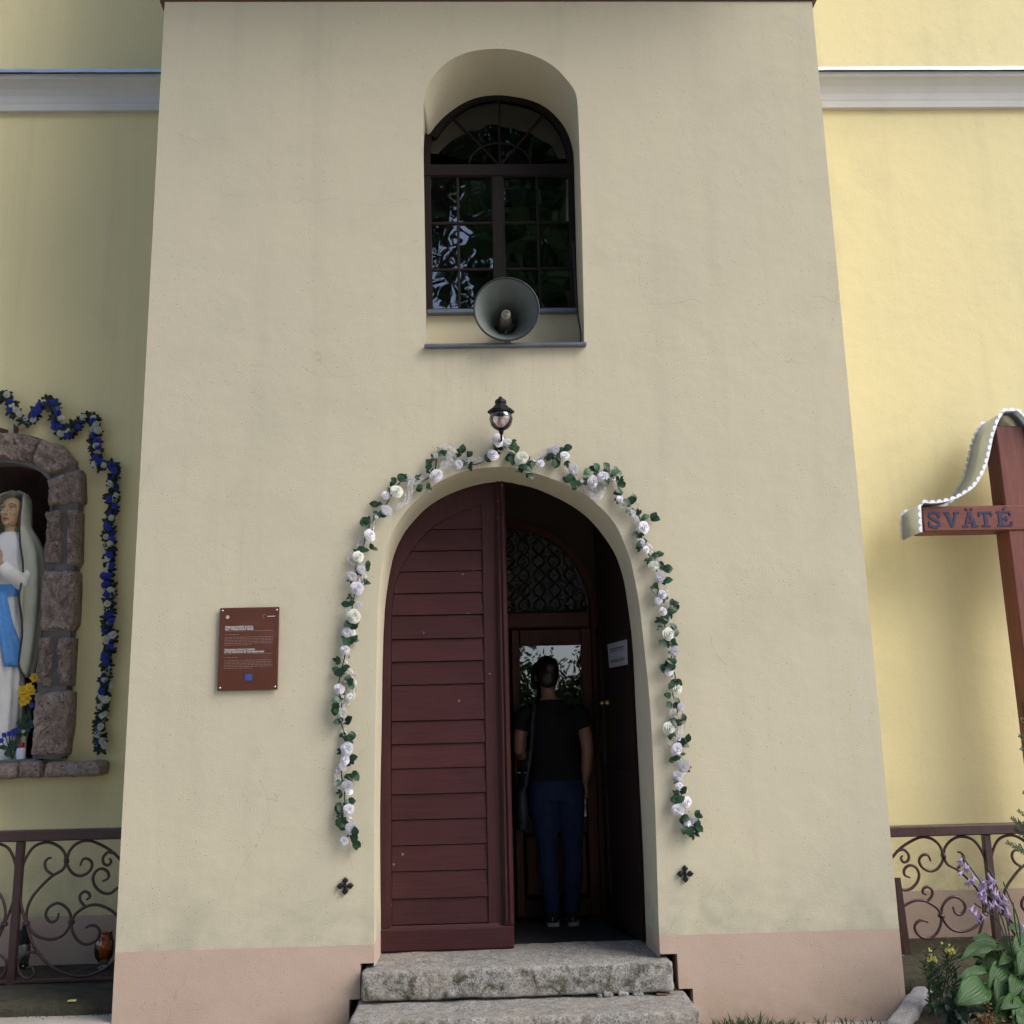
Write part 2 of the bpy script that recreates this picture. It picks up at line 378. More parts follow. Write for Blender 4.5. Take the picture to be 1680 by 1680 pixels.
M['hosta'] = petal('hosta_leaf', (.028, .105, .012), (.016, .065, .008), .5, .22)
M['leafg'] = petal('garden_leaf', (.045, .10, .03), (.03, .07, .03), .5, .25)
M['fern'] = petal('bluegreen_leaf', (.035, .075, .05), (.025, .055, .035), .5, .2)
M['treeleaf'] = plain('tree_leaf', (.05, .10, .025), (.028, .065, .016), 3, .6, 20, 0)
M['lilac'] = petal('lilac_petal', (.36, .27, .50), (.50, .42, .60), .5, .35)
M['yellow'] = petal('yellow_petal', (.80, .56, .02), (.75, .46, .01), .5, .3)
M['paleyellow'] = petal('pale_yellow_petal', (.72, .68, .22), (.65, .62, .16), .5, .3)
M['dry'] = petal('dry_petal', (.24, .14, .05), (.13, .07, .03), .8, .2)
M['bark'] = plain('bark', (.075, .055, .04), (.045, .034, .026), 9, .95, 30, .8, bdist=.03, kind='obj')
M['thuja'] = petal('thuja_sprig', (.03, .075, .02), (.018, .045, .014), .55, .15)
M['skin'] = plain('skin', (.34, .18, .125), (.30, .155, .11), 20, .5, 200, .05, kind='obj')
M['hair'] = plain('dark_hair', (.012, .009, .008), (.02, .015, .012), 60, .4, 140, .5, kind='obj', stretch=(1, 1, .15))
M['tshirt'] = plain('black_cotton', (.010, .010, .012), (.014, .014, .016), 9, .95, 11, .8, bdist=.03, kind='obj', spec=.2)
M['denim'] = plain('blue_denim', (.020, .034, .082), (.014, .024, .060), 14, .9, 400, .3, kind='obj', spec=.2)
M['shoe'] = plain('black_canvas', (.012, .012, .013), None, 9, .8, 200, .2, kind='obj')
M['white_rubber'] = plain('white_rubber', (.38, .38, .37), None, 9, .6, 100, .05, kind='obj')
M['bag'] = plain('navy_bag', (.018, .022, .035), (.03, .035, .05), 20, .6, 120, .2, kind='obj')
M['plaster_white'] = plain('statue_white_paint', (.76, .76, .73), (.70, .70, .68), 7, .55, 60, .08)
M['plaster_veil'] = plain('statue_veil_paint', (.46, .48, .38), (.40, .42, .33), 7, .55, 60, .08)
M['plaster_blue'] = plain('statue_blue_paint', (.06, .24, .62), (.09, .30, .66), 30, .5, 60, .08)
M['plaster_skin'] = plain('statue_skin_paint', (.50, .34, .20), (.46, .31, .18), 10, .5, 60, .05)
M['plaster_dark'] = plain('statue_trim_paint', (.045, .04, .03), None, 10, .5, 60, .05)
M['plaster_hair'] = plain('statue_hair_paint', (.10, .055, .03), None, 10, .5, 60, .05)
M['candle'] = plain('candle_white', (.62, .62, .74), None, 10, .5, 60, .02)
M['candlered'] = plain('red_plastic', (.28, .012, .015), None, 10, .35, 60, .02)
def glass(name, tint, rough=.02, ior=1.5, wav=0, wscale=6, tr=.85, kind='pos', refl=1.6):
    """thin pane: see-through with a Fresnel reflection"""
    m, t, b = newmat(name); t.nodes.remove(b); out = t.nodes['Material Output']
    tb = N(t, 'ShaderNodeBsdfTransparent'); tb.inputs[0].default_value = (*[c*tr for c in tint], 1)
    gl = N(t, 'ShaderNodeBsdfGlossy'); gl.inputs['Roughness'].default_value = rough; gl.inputs[0].default_value = (1, 1, 1, 1)
    fr = N(t, 'ShaderNodeFresnel'); fr.inputs[0].default_value = ior
    mx = N(t, 'ShaderNodeMixShader'); fac = math_n(t, 'MINIMUM', math_n(t, 'MULTIPLY_ADD', fr.outputs[0], refl, .02), 1.0)
    t.links.new(fac, mx.inputs[0]); t.links.new(tb.outputs[0], mx.inputs[1]); t.links.new(gl.outputs[0], mx.inputs[2])
    t.links.new(mx.outputs[0], out.inputs['Surface'])
    if wav:
        co = coords(t, kind); n = N(t, 'ShaderNodeBump'); n.inputs['Strength'].default_value = wav; n.inputs['Distance'].default_value = .02
        t.links.new(noise_n(t, co, wscale, 2, .5), n.inputs['Height'])
        t.links.new(n.outputs[0], gl.inputs['Normal']); t.links.new(n.outputs[0], fr.inputs['Normal'])
    return m
M['pane'] = glass('old_window_glass', (.45, .5, .5), .012, 1.52, .20, 2.4, refl=3.4)
M['fanpane'] = glass('dark_fanlight_glass', (.3, .33, .33), .015, 1.5, .35, 3.5, refl=1.2)
M['doorpane'] = glass('door_glass', (.4, .42, .42), .012, 1.55, .12, 2.0, refl=2.4)
M['hammered'] = glass('hammered_glass', (.3, .32, .33), .10, 1.55, 1.0, 70, refl=3.0)
M['globe'] = glass('smoked_lamp_glass', (.85, .76, .80), .03, 1.5, tr=.95)
M['clearglass'] = glass('lantern_glass', (.80, .86, .80), .04, 1.5, .5, 40)
M['amberglass'] = glass('amber_glass', (.98, .66, .22), .04, 1.5, .3, 30, tr=.97)
M['bulb'] = plain('bulb_frost', (.6, .58, .55), None, 9, .4, 60, 0)
M['brass'] = plain('brass', (.35, .25, .10), None, 9, .35, 60, .05, metallic=.9)
def tulle(name):
    m, t, b = newmat(name); co = coords(t, 'obj')
    b.inputs['Base Color'].default_value = (.78, .78, .82, 1); b.inputs['Roughness'].default_value = .8
    tb = N(t, 'ShaderNodeBsdfTransparent'); mx = N(t, 'ShaderNodeMixShader')
    fac = ramp(t, noise_n(t, co, 55, 4, .6), [(.30, .20), (.70, .60)]); t.links.new(fac, mx.inputs[0])
    t.links.new(tb.outputs[0], mx.inputs[1]); t.links.new(b.outputs[0], mx.inputs[2])
    t.links.new(mx.outputs[0], t.nodes['Material Output'].inputs['Surface']); return m
M['tulle'] = tulle('white_tulle')

# ============================================================ CHURCH
TX0, TX1 = px(230, 800).x, px(1404, 800).x
TX0, TX1 = -1.881, 2.152
NY = 1.12                                   # plane of the nave wall behind the tower
DY = 0.34                                   # depth of the door reveal
WY = 0.40                                   # depth of the window reveal
TOPZ = 6.02
church = thing('church_building', 'cream rendered church tower with arched doorway between yellow nave walls', 'church', (.13, 0, 0))
door_o = [(613.7,1527),(613.7,1350),(615.5,1200),(619,1030),(620,1000),(625,937),(634,898),(646,869),(667,837),(685,819),(707,799),(735,783),(766,772),(800,767),(834,766),(843,768),(877,776),(910,787),(933,798),(956,809),(978,826),(996,843),(1012,864),(1024,891),(1035,921),(1043,959),(1050,1000),(1059,1080),(1066.7,1160),(1074,1300),(1079,1457),(1082,1555)]
door_i = [(625,1527),(623.5,1350),(626,1200),(628,1080),(631,1005),(637,955),(646,912),(660,880),(676,858),(698,835),(721,819),(744,808),(766,800),(789,794),(811,791),(834,791),(843,793),(877,801),(910,815),(938,830),(960,846),(978,864),(994,885),(1008,907),(1017,930),(1024,955),(1031,1000),(1038,1060),(1043,1160),(1048,1260),(1055,1393),(1058,1478),(1060,1538)]
win_o = [(700,563),(695.4,285),(694,195),(697,156),(705,134),(721,113),(740,98),(766,86),(795,81),(821,80),(853,84),(885,95),(911,111),(930,131),(944.5,153),(948.6,188.6),(951,253),(955,381),(958,526),(958,561)]
win_i = [(699,516),(695,246),(705,221),(724,197),(750,176),(779,162),(811,157),(840,159),(872,166),(898,179),(920,201),(933,224),(940,250),(942,285),(946,446),(949,516)]
def xz(lst, Y): return [(px(a, b, Y).x, px(a, b, Y).z) for a, b in lst]
def smooth2(pts, n=5):
    s = spline([(a, 0, b) for a, b in pts], n); return [(p.x, p.z) for p in s]
DO = smooth2(xz(door_o, 0), 4); DI = smooth2(xz(door_i, DY), 4)
WO = smooth2(xz(win_o, 0), 4); WI = smooth2(xz(win_i, WY), 4)
# level and plumb the feet of the openings
z_t = .402                                    # top of the threshold stone
DO[0] = (DO[0][0], .41); DO[-1] = (DO[-1][0], .41)
DI[0] = (DI[0][0], .375); DI[-1] = (DI[-1][0], .375)
wsill = px(829, 568).z
WO[0] = (WO[0][0], wsill); WO[-1] = (WO[-1][0], wsill)
wib = px(829, 516, WY).z; WI[0] = (WI[0][0], wib); WI[-1] = (WI[-1][0], wib)
def resample(pts, n):
    P = np.array(pts); d = np.r_[0, np.cumsum(np.hypot(*np.diff(P, axis=0).T))]; u = np.linspace(0, d[-1], n)
    return list(zip(np.interp(u, d, P[:, 0]), np.interp(u, d, P[:, 1])))
def three(pts, zl_, zr_):
    """jamb, arch and jamb sampled alike so that two outlines pair up"""
    it = max(range(len(pts)), key=lambda i: pts[i][1])
    il = min(range(it), key=lambda i: abs(pts[i][1]-zl_)); ir = min(range(it, len(pts)), key=lambda i: abs(pts[i][1]-zr_))
    return resample(pts[:il+1], 15)[:-1] + resample(pts[il:it+1], 31)[:-1] + resample(pts[it:ir+1], 31)[:-1] + resample(pts[ir:], 15)
DO = three(DO, px(620, 1000).z, px(1050, 1000).z); DI = three(DI, px(631, 1005, DY).z, px(1031, 1000, DY).z)
# notch that the plaster leaves around the steps
nl1 = px(591, 1583).x; nl2 = px(573, 1637).x; nr1 = px(1111, 1565).x; nr2 = px(1137, 1629).x
zn1 = .424; zn2 = .255
outline = ([(TX0, -.05), (nl2, -.05), (nl2, zn2), (nl1, zn2), (nl1, zn1), (DO[0][0]-.001, zn1)] + [p for p in DO if p[1] > zn1] +
           [(DO[-1][0]+.001, zn1), (nr1, zn1), (nr1, zn2), (nr2, zn2), (nr2, -.05), (TX1, -.05), (TX1, 9.0), (TX0, 9.0)])
WO = three(WO, px(694, 205).z, px(949, 200).z)
def face_poly(mb, loops, Y):
    vs_ = [[Vector((a, b, 0)) for a, b in lp] for lp in loops]
    tri = tessellate_polygon(vs_); flat = [p for lp in vs_ for p in lp]
    out = []
    for t in tri:
        a, b, c = [flat[i] for i in t]; out.append(t if (b-a).cross(c-a).z > 0 else t[::-1])
    mb.addm([(p.x, Y, p.y) for p in flat], out)
mb = MB(); face_poly(mb, [outline, WO], 0)
# tower flanks
mb.addm([(TX0,0,-.05),(TX0,3,-.05),(TX0,3,9),(TX0,0,9)], [(0,3,2,1)])
mb.addm([(TX1,0,-.05),(TX1,3,-.05),(TX1,3,9),(TX1,0,9)], [(0,1,2,3)])
mb.addm([(TX0,0,9),(TX1,0,9),(TX1,3,9),(TX0,3,9)], [(0,1,2,3)])
# returns of the notch
no = [(nl2, -.05), (nl2, zn2), (nl1, zn2), (nl1, zn1), (DO[0][0]-.001, zn1)]
for lst in (no, [(DO[-1][0]+.001, zn1), (nr1, zn1), (nr1, zn2), (nr2, zn2), (nr2, -.05)]):
    n = len(lst); mb.addm([(a, 0, b) for a, b in lst]+[(a, .16, b) for a, b in lst], [(i, i+1, i+1+n, i+n) for i in range(n-1)])
mb.build('tower_wall', M['tower'], church)
# reveal of the doorway
def strip(pa, ya, pb, yb):
    n = len(pa); return [(a, ya, b) for a, b in pa]+[(a, yb, b) for a, b in pb], [(i, i+n, i+1+n, i+1) for i in range(n-1)]
DOc = [(a, max(b, zn1)) if 0 else (a, b) for a, b in DO]
v, f = strip(DOc, 0, DI, DY); mobj('door_reveal', v, f, M['reveal'], church, True)
# back of the plaster nib, hidden side of door frame
DI2 = [(a*.985+.0015 if 1 else a, b) for a, b in DI]
# reveal of the window
WIr = three([(WI[0][0], wsill)] + WI + [(WI[-1][0], wsill)], px(695, 250, WY).z, px(940, 255, WY).z)
v, f = strip(WO, 0, WIr, WY)
mobj('window_reveal', v, f, M['reveal'], church, True); v, f = [], []
# sill parapet under the window (upright rendered panel with sloping top of the opening)
v += [(WO[0][0], 0, wsill), (WO[-1][0], 0, wsill), (WO[-1][0], WY-.02, wsill+.01), (WO[0][0], WY-.02, wsill+.01)]
n = len(v); f.append((n-4, n-3, n-2, n-1))
v += [(WO[0][0]-.02, WY-.02, wsill), (WO[-1][0]+.02, WY-.02, wsill), (WO[-1][0]+.02, WY-.02, wib), (WO[0][0]-.02, WY-.02, wib)]
n = len(v); f.append((n-4, n-3, n-2, n-1))
mobj('window_parapet', v, f, M['reveal'], church, False)
# sills
mb = MB(); mb.bbox((WO[0][0]-.012, -.045, wsill-.012), (WO[-1][0]+.012, .06, wsill+.005), .004)
mb.build('outer_sill', M['darkzinc'], church)
mb = MB(); mb.bbox((WO[0][0]-.012, WY-.07, wib-.012), (WO[-1][0]+.01, WY+.02, wib+.012), .004)
mb.build('inner_sill', M['darkzinc'], church)

# --- nave walls
NXL, NXR = -14.0, 14.0
nich_c = px(-2, 1000, NY).x                    # axis of the shrine niche
ni_half = abs(px(72, 900, .99).x - px(-2, 900, .99).x) + .05
nz0, nzs = px(40, 1246, .99).z, px(60, 790, .99).z
hole = [(nich_c-ni_half, nz0), (nich_c+ni_half, nz0)] + [(nich_c+ni_half*math.cos(a), nzs+ni_half*.62*math.sin(a)) for a in np.linspace(0, math.pi, 25)]
mb = MB(); face_poly(mb, [[(NXL, -.05), (TX0+.05, -.05), (TX0+.05, 11), (NXL, 11)], hole], NY)
mb.build('nave_wall', M['nave'], church)
mb = MB(); face_poly(mb, [[(TX1-.05, -.05), (NXR, -.05), (NXR, 11), (TX1-.05, 11)]], NY)
mb.build('nave_wall', M['nave'], church)
# --- cornice along the nave
cz = px(130, 117, NY-.14).z
prof = [(NY, cz-.240), (NY-.035, cz-.240), (NY-.04, cz-.205), (NY-.04, cz-.196), (NY-.046, cz-.180), (NY-.054, cz-.14), (NY-.075, cz-.095), (NY-.105, cz-.060), (NY-.13, cz-.048), (NY-.13, cz-.012), (NY, cz-.004)]
for (a, b) in ((NXL, TX0-.002), (TX1+.002, NXR)):
    mb = MB(); mb.loft([[Vector((a, y, z)) for y, z in prof], [Vector((b, y, z)) for y, z in prof]], False)
    cn = mb.build('cornice', M['cornice'], church)
    # folded sheet-metal flashing laid in overlapping lengths
    x = a if a < 0 else a
    step = .42; lo, hi = (a, b)
    xs = []
    xx = hi if a < 0 else lo
    while lo-.001 <= xx <= hi+.001 and abs(xx-(hi if a < 0 else lo)) < 3.6:
        xs.append(xx); xx += (-step if a < 0 else step)*random.uniform(.85, 1.15)
    for i in range(len(xs)-1):
        p, q = sorted((xs[i], xs[i+1])); e = random.uniform(-.002, .002)
        mb = MB(); zt = cz+.010+e
        pr = [(NY, zt+.03), (NY-.155, zt), (NY-.157, zt-.026), (NY-.150, zt-.026), (NY-.148, zt-.006), (NY, zt+.022)]
        mb.loft([[Vector((p-.004, y, z)) for y, z in pr], [Vector((q-.001, y, z)) for y, z in pr]], True)
        mb.build('flashing_sheet', M['zinc'], cn)
# --- ledge above the tower face (brown sheet metal)
tz = px(280, 1, -.01).z
mb = MB(); mb.bbox((TX0-.03, -.012, tz), (TX1+.03, .4, tz+.05), .006)
mb.build('tower_ledge', M['brownmetal'], church)
mb = MB(); mb.tube([px(271, 16, .35), px(266, 3, .35), px(262, -14, .35)], .014, 6); mb.build('ledge_shade_bar', M['black'], church)  # black bar stands in for the shaded underside of the ledge

MB().bbox((TX0-.01, -.75, 6.62), (TX1+.01, 3, 6.76), .02).build('added_shade_eave', M['brownmetal'], church)  # unseen overhang, added to shade the upper tower wall
# --- enclosed rooms behind the openings
def room(name, a, b, mat, open_front=None, floor_mat=None):
    x0, y0, z0 = a; x1, y1, z1 = b
    v = [(x0,y0,z0),(x1,y0,z0),(x1,y1,z0),(x0,y1,z0),(x0,y0,z1),(x1,y0,z1),(x1,y1,z1),(x0,y1,z1)]
    f = [(0,1,2,3),(7,6,5,4),(1,5,6,2),(2,6,7,3),(3,7,4,0)]
    return mobj(name, v, f, mat, church)
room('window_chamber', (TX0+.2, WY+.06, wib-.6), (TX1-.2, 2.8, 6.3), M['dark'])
IY = 1.36                                     # plane of the inner glazed door
fz = .378                                     # vestibule floor
VX0, VX1 = DI[0][0]-.09, DI[-1][0]+.10
VZ = max(p[1] for p in DI)+.12
v = [(VX0,DY+.001,fz-.05),(VX1,DY+.001,fz-.05),(VX1,IY,fz-.05),(VX0,IY,fz-.05),(VX0,DY+.001,VZ),(VX1,DY+.001,VZ),(VX1,IY,VZ),(VX0,IY,VZ)]
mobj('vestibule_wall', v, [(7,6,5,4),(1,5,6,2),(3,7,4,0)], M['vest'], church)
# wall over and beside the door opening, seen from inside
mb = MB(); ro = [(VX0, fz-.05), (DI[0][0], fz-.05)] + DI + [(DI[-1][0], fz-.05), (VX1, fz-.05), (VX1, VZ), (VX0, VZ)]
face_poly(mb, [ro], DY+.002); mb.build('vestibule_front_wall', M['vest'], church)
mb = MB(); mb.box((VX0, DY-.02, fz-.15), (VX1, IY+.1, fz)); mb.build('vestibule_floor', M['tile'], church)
# inner doorway
icx = px(838, 1100, IY).x; ihw = px(968, 1000, IY).x - icx
zsp = px(968, 1000, IY).z; ztop = px(850, 868, IY).z; zb = fz
arch = [(icx+ihw*math.cos(a), zsp+(ztop-zsp)*math.sin(a)) for a in np.linspace(0, math.pi, 41)]
iw = [(VX0, zb), (icx-ihw-.06, zb), (icx-ihw-.06, zsp)] + [(icx+(ihw+.06)*math.cos(a), zsp+(ztop+.05-zsp)*math.sin(a)) for a in np.linspace(math.pi, 0, 41)] + [(icx+ihw+.06, zsp), (icx+ihw+.06, zb), (VX1, zb), (VX1, VZ), (VX0, VZ)]
# remove duplicates
iw2 = [iw[0]]
for p in iw[1:]:
    if abs(p[0]-iw2[-1][0])+abs(p[1]-iw2[-1][1]) > 1e-5: iw2.append(p)
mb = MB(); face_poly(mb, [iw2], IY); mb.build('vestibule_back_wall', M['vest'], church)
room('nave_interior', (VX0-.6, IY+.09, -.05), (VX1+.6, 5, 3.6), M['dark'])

def ring_prism(outer, inner, y0, y1):
    """band between two open polylines of equal length"""
    n = len(outer); mb = MB()
    v = [(a, y0, b) for a, b in outer]+[(a, y0, b) for a, b in inner]+[(a, y1, b) for a, b in outer]+[(a, y1, b) for a, b in inner]
    f = []
    for i in range(n-1):
        f += [(i, i+1, n+i+1, n+i), (2*n+i, 3*n+i, 3*n+i+1, 2*n+i+1), (i, 2*n+i, 2*n+i+1, i+1), (n+i, n+i+1, 3*n+i+1, 3*n+i)]
    f += [(0, n, 3*n, 2*n), (n-1, 3*n-1, 4*n-1, 2*n-1)]
    return mb.addm(v, f)

# --- inner glazed double door with arched fanlight
inner = MB()
fr_o = [(icx-ihw-.055, zb)] + [(icx+(ihw+.055)*math.cos(a), zsp+(ztop+.045-zsp)*math.sin(a)) for a in np.linspace(math.pi, 0, 41)] + [(icx+ihw+.055, zb)]
fr_i = [(icx-ihw, zb)] + [(icx+ihw*math.cos(a), zsp+(ztop-zsp)*math.sin(a)) for a in np.linspace(math.pi, 0, 41)] + [(icx+ihw, zb)]
idoor = ring_prism(fr_o, fr_i, IY-.03, IY+.07).build('inner_door', M['innerwood'], church)
z_tr1 = px(900, 1004, IY).z; z_tr0 = px(900, 1031, IY).z
MB().bbox((icx-ihw, IY-.04, z_tr0), (icx+ihw, IY+.05, z_tr1), .012).build('transom', M['innerwood'], idoor)
mbp = MB(); face_poly(mbp, [[(icx-ihw+.002, z_tr1)] + [(icx+(ihw-.002)*math.cos(a), max(z_tr1, zsp+(ztop-zsp-.002)*math.sin(a))) for a in np.linspace(math.pi, 0, 41)] + [(icx+ihw-.002, z_tr1-.001)]], IY+.02)
mbp.build('fanlight_pane', M['hammered'], idoor)
def in_fan(x, z): return z > z_tr1-.01 and ((x-icx)/ihw)**2+((z-zsp)/(ztop-zsp))**2 < 1.0
for k in range(-5, 6):
    for sgn in (-1, 1):
        pts = []
        for z in np.linspace(z_tr1, ztop, 44):
            x = icx + k*.105 + sgn*.04*math.sin((z-z_tr1)/.20*2*math.pi)
            if in_fan(x, z): pts.append((x, IY+.010+.002*sgn, z))
            else: break
        if len(pts) > 3: MB().tube(pts, .0055, 6).build('fanlight_bar', M['black'], idoor)
MB().tube([px(838, 992, IY+.005), px(872, 955, IY+.005)], .008, 6).build('fanlight_bar', M['innerwood'], idoor)
for sgn in (-1, 1):
    xa, xb = sorted((icx+sgn*.006, icx+sgn*(ihw-.003)))
    sw = .055; zt = z_tr0-.006
    zp1 = px(900, 1059, IY).z; zp0 = fz+.62
    for (p, q) in (((xa, zb+.008), (xa+sw, zt)), ((xb-sw-.015, zb+.008), (xb, zt))):
        MB().bbox((p[0], IY-.028, p[1]), (q[0], IY+.018, q[1]), .006).build('stile', M['innerwood'], idoor)
    for (z0, z1) in ((zp1, zt-.002), (zp0-.10, zp0), (zb+.008, zb+.12)):
        MB().bbox((xa+sw+.001, IY-.025, z0), (xb-sw-.016, IY+.015, z1), .006).build('rail', M['innerwood'], idoor)
    MB().box((xa+sw, IY+.001, zp0), (xb-sw-.015, IY+.005, zp1)).build('pane', M['doorpane'], idoor)
    MB().bbox((xa+sw+.012, IY-.016, zb+.14), (xb-sw-.027, IY+.008, zp0-.11), .012).build('lower_panel', M['innerpanel'], idoor)
for yy in (1234, 1268):
    a = px(848, yy, IY-.05); b = px(873 if yy < 1250 else 866, yy, IY-.05)
    MB().bbox((a.x, a.y-.012, a.z-.015), (b.x, a.y+.022, a.z+.015), .010).build('door_bolt', M['steel'], idoor)

# --- arched window: frame, mullion, muntins and panes
WIf = [(a, max(b, wib)) for a, b in WIr]
win = ring_prism(WIf, [(p[0]*1.0+(px(825,300,WY).x-p[0])*.085, p[1]+(px(825,300,WY).z-p[1])*.045) for p in WIf], WY-.005, WY+.06).build('window_frame', M['winwood'], church)
def wp(x, y): q = px(x, y, WY); return q.x, q.z
zt0, zt1 = wp(820, 289)[1], wp(820, 270)[1]
xl, xr = wp(702, 400)[0]-.02, wp(941, 400)[0]+.02
xm0, xm1 = wp(808, 400)[0], wp(829, 400)[0]
zbw = wib+.012
MB().bbox((xl-.01, WY-.012, zt0), (xr+.005, WY+.05, zt1), .006).build('transom', M['winwood'], win)
MB().bbox((xm0, WY-.010, zbw), (xm1, WY+.048, zt0-.001), .008).build('mullion', M['winwood'], win)
MB().bbox((xl, WY+.002, zbw), (xm0-.001, WY+.04, zbw+.035), .004).build('bottom_rail', M['winwood'], win)
MB().bbox((xm1+.001, WY+.002, zbw), (xr, WY+.04, zbw+.035), .004).build('bottom_rail', M['winwood'], win)
zh = [wp(750, 365)[1], wp(750, 441)[1]]
for (a, b, mx) in ((xl+.025, xm0, wp(752, 400)[0]), (xm1, xr-.02, wp(884, 400)[0])):
    MB().bbox((mx-.008, WY+.004, zbw+.035), (mx+.008, WY+.03, zt0-.001), .003).build('muntin', M['winwood'], win)
    for z in zh: MB().bbox((a-.02, WY+.006, z-.008), (b, WY+.028, z+.008), .003).build('muntin', M['winwood'], win)
    zs = [zbw+.03, zh[1], zh[0], zt0]
    for (pa, pb) in ((a-.03, mx), (mx, b+.005)):
        for i in range(3):
            t1, t2 = random.uniform(-.006, .006), random.uniform(-.006, .006)
            cx_, cz_ = (pa+pb)/2, (zs[i]+zs[i+1])/2
            P = [(pa, zs[i]), (pb, zs[i]), (pb, zs[i+1]), (pa, zs[i+1])]
            v = [(x, WY+.018+t1*(x-cx_)*3+t2*(z-cz_)*3, z) for x, z in P]
            v += [(x, y+.003, z) for x, y, z in v]
            mobj('pane', v, [(0,1,2,3),(7,6,5,4),(0,4,5,1),(1,5,6,2),(2,6,7,3),(3,7,4,0)], M['pane'], win)
# fanlight: radiating bars and five panes
fx, fzc = wp(820, 272)[0], zt1
apts = [p for p in WIr if p[1] > zt1+.01]
def arch_at(ang):
    best = min(apts, key=lambda p: abs(math.atan2(p[1]-fzc, p[0]-fx)-ang)); return best
for ang in (math.pi*.28, math.pi*.5, math.pi*.72):
    e = arch_at(ang); MB().tube([(fx, WY+.015, fzc), (e[0], WY+.015, e[1])], .007, 6).build('glazing_bar', M['winwood'], win)
MB().tube([(fx+.2*math.cos(a), WY+.014, fzc+.16*math.sin(a)) for a in np.linspace(0, math.pi, 15)], .006, 6).build('glazing_bar', M['winwood'], win)
angs = [0.02, math.pi*.28, math.pi*.5, math.pi*.72, math.pi-.02]
for i in range(4):
    seg = [arch_at(a) for a in np.linspace(angs[i], angs[i+1], 9)]
    poly = [(fx, fzc)] + seg; t1, t2 = random.uniform(-.012, .012), random.uniform(-.012, .012)
    v = [(x, WY+.02+t1*(x-fx)+t2*(z-fzc), z) for x, z in poly]
    mobj('fanlight_pane', v, [tuple(range(len(v)))], M['fanpane'], win)

# --- outer door: shut leaf with shiplap boards
LY = DY+.012
zp = lambda x, y: px(x, y, LY).z
XM = px(826, 1000, LY).x                        # meeting line
DIl = [p for p in DI]
def di_left(z):  # left inner outline x at height z
    L = sorted((p[1], p[0]) for p in DI[:44]); return interp(L, z)
zmax = max(p[1] for p in DI)
leafL = [p for p in DI if p[0] < XM]
pl_px = [(642.6,1521),(642,1350),(641,1200),(642,1012),(643,995),(647,960),(660,927),(675,902),(700,874),(712,862),(750,842),(787,829)]
pl = [(px(a, b, LY).x, px(a, b, LY).z) for a, b in pl_px]
def panel_left(z): return interp([(b, a) for a, b in pl], z)
PRX = px(796, 1180, LY).x                       # right edge of the panel
z_pb = zp(720, 1517)
db = .404                                       # underside of the leaf
# frame of the leaf
outer_l = [(di_left(db)-.012, db)] + [(p[0]-.012, p[1]+.012) for p in DI if p[0] < PRX+.08 and p[1] > db]
inner_l = [(pl[0][0], db)] + [(panel_left(p[1]) if p[1] < pl[-1][1] else None, p[1]) for p in []]
op = resample([(a, b) for a, b in outer_l], 60)
ip = resample([(pl[0][0], db)] + pl + [(PRX+.004, pl[-1][1]+.012)], 60)
leaf = ring_prism(op, ip, LY, LY+.05).build('door_leaf', M['door_v'], church)
# right stile reaches up to the arch
top_r = [p for p in DI if PRX <= p[0] <= XM+.03]
st = [(PRX+.001, z_pb-.02), (XM-.008, z_pb-.02)] + [(p[0], p[1]+.012) for p in top_r[::-1] if p[0] <= XM-.008] + [(PRX+.001, interp([(p[0], p[1]) for p in DI if p[0] < .2 and p[1] > 2], PRX)+.01)]
MB().prism(st, LY+.001, LY+.05).build('stile', M['door_v'], leaf)
MB().bbox((di_left(.6)-.012, LY-.022, db), (XM+.02, LY+.05, z_pb-.012), .01).build('weather_board', M['door'], leaf)
v = [(pl[0][0]-.0, LY-.001, z_pb), (PRX+.06, LY-.001, z_pb), (PRX+.06, LY-.021, z_pb-.03), (pl[0][0]-.03, LY-.021, z_pb-.03)]
mobj('bevel', v, [(0,3,2,1)], M['door'], leaf)
# meeting moulding with ribs
for (xa, xb, yo) in ((XM-.036, XM+.022, .018), (XM-.026, XM-.012, .032), (XM-.004, XM+.014, .032)):
    zt_ = interp([(p[0], p[1]) for p in DI if p[1] > 2], (xa+xb)/2)+.012
    MB().bbox((xa, LY-yo, z_pb-.012 if yo < .03 else z_pb+.004), (xb, LY+.04, zt_), .005).build('moulding', M['door_v'], leaf)
ys = [867,902,935.5,971,1007,1046,1083,1121,1180,1218,1258,1300,1342,1384,1426.6,1471,1514]
zsl = [px(787, 829, LY).z+.02] + [zp(790, y) for y in ys]
for i in range(len(zsl)-1):
    zt_, zb_ = zsl[i], zsl[i+1]
    rows = np.linspace(zt_-.003, zb_+.0015, 6); polyL = []
    for z in rows:
        polyL.append((max(panel_left(z), pl[0][0]-.004)+.002, z))
    prd = random.uniform(.0035, .0065)
    vtop = []
    for k, (x, z) in enumerate(polyL):
        u = k/5; yv = LY+.014-prd*2.0*u
        xr_ = PRX-.002
        if x > xr_-.01: x = xr_-.01
        vtop += [(x, yv, z), (xr_, yv, z), (x, LY+.05, z), (xr_, LY+.05, z)]
    f = []
    for k in range(5):
        a = k*4; b = a+4
        f += [(a, b, b+1, a+1), (a, a+2, b+2, b), (a+1, b+1, b+3, a+3)]
    f += [(0, 1, 3, 2), (20, 22, 23, 21)]
    mobj('board', vtop, f, M['door'], leaf)
MB().box((pl[0][0]-.01, LY+.051, z_pb-.05), (PRX+.03, LY+.06, zsl[0]-.2)).build('leaf_backing', M['darkleaf'], leaf)

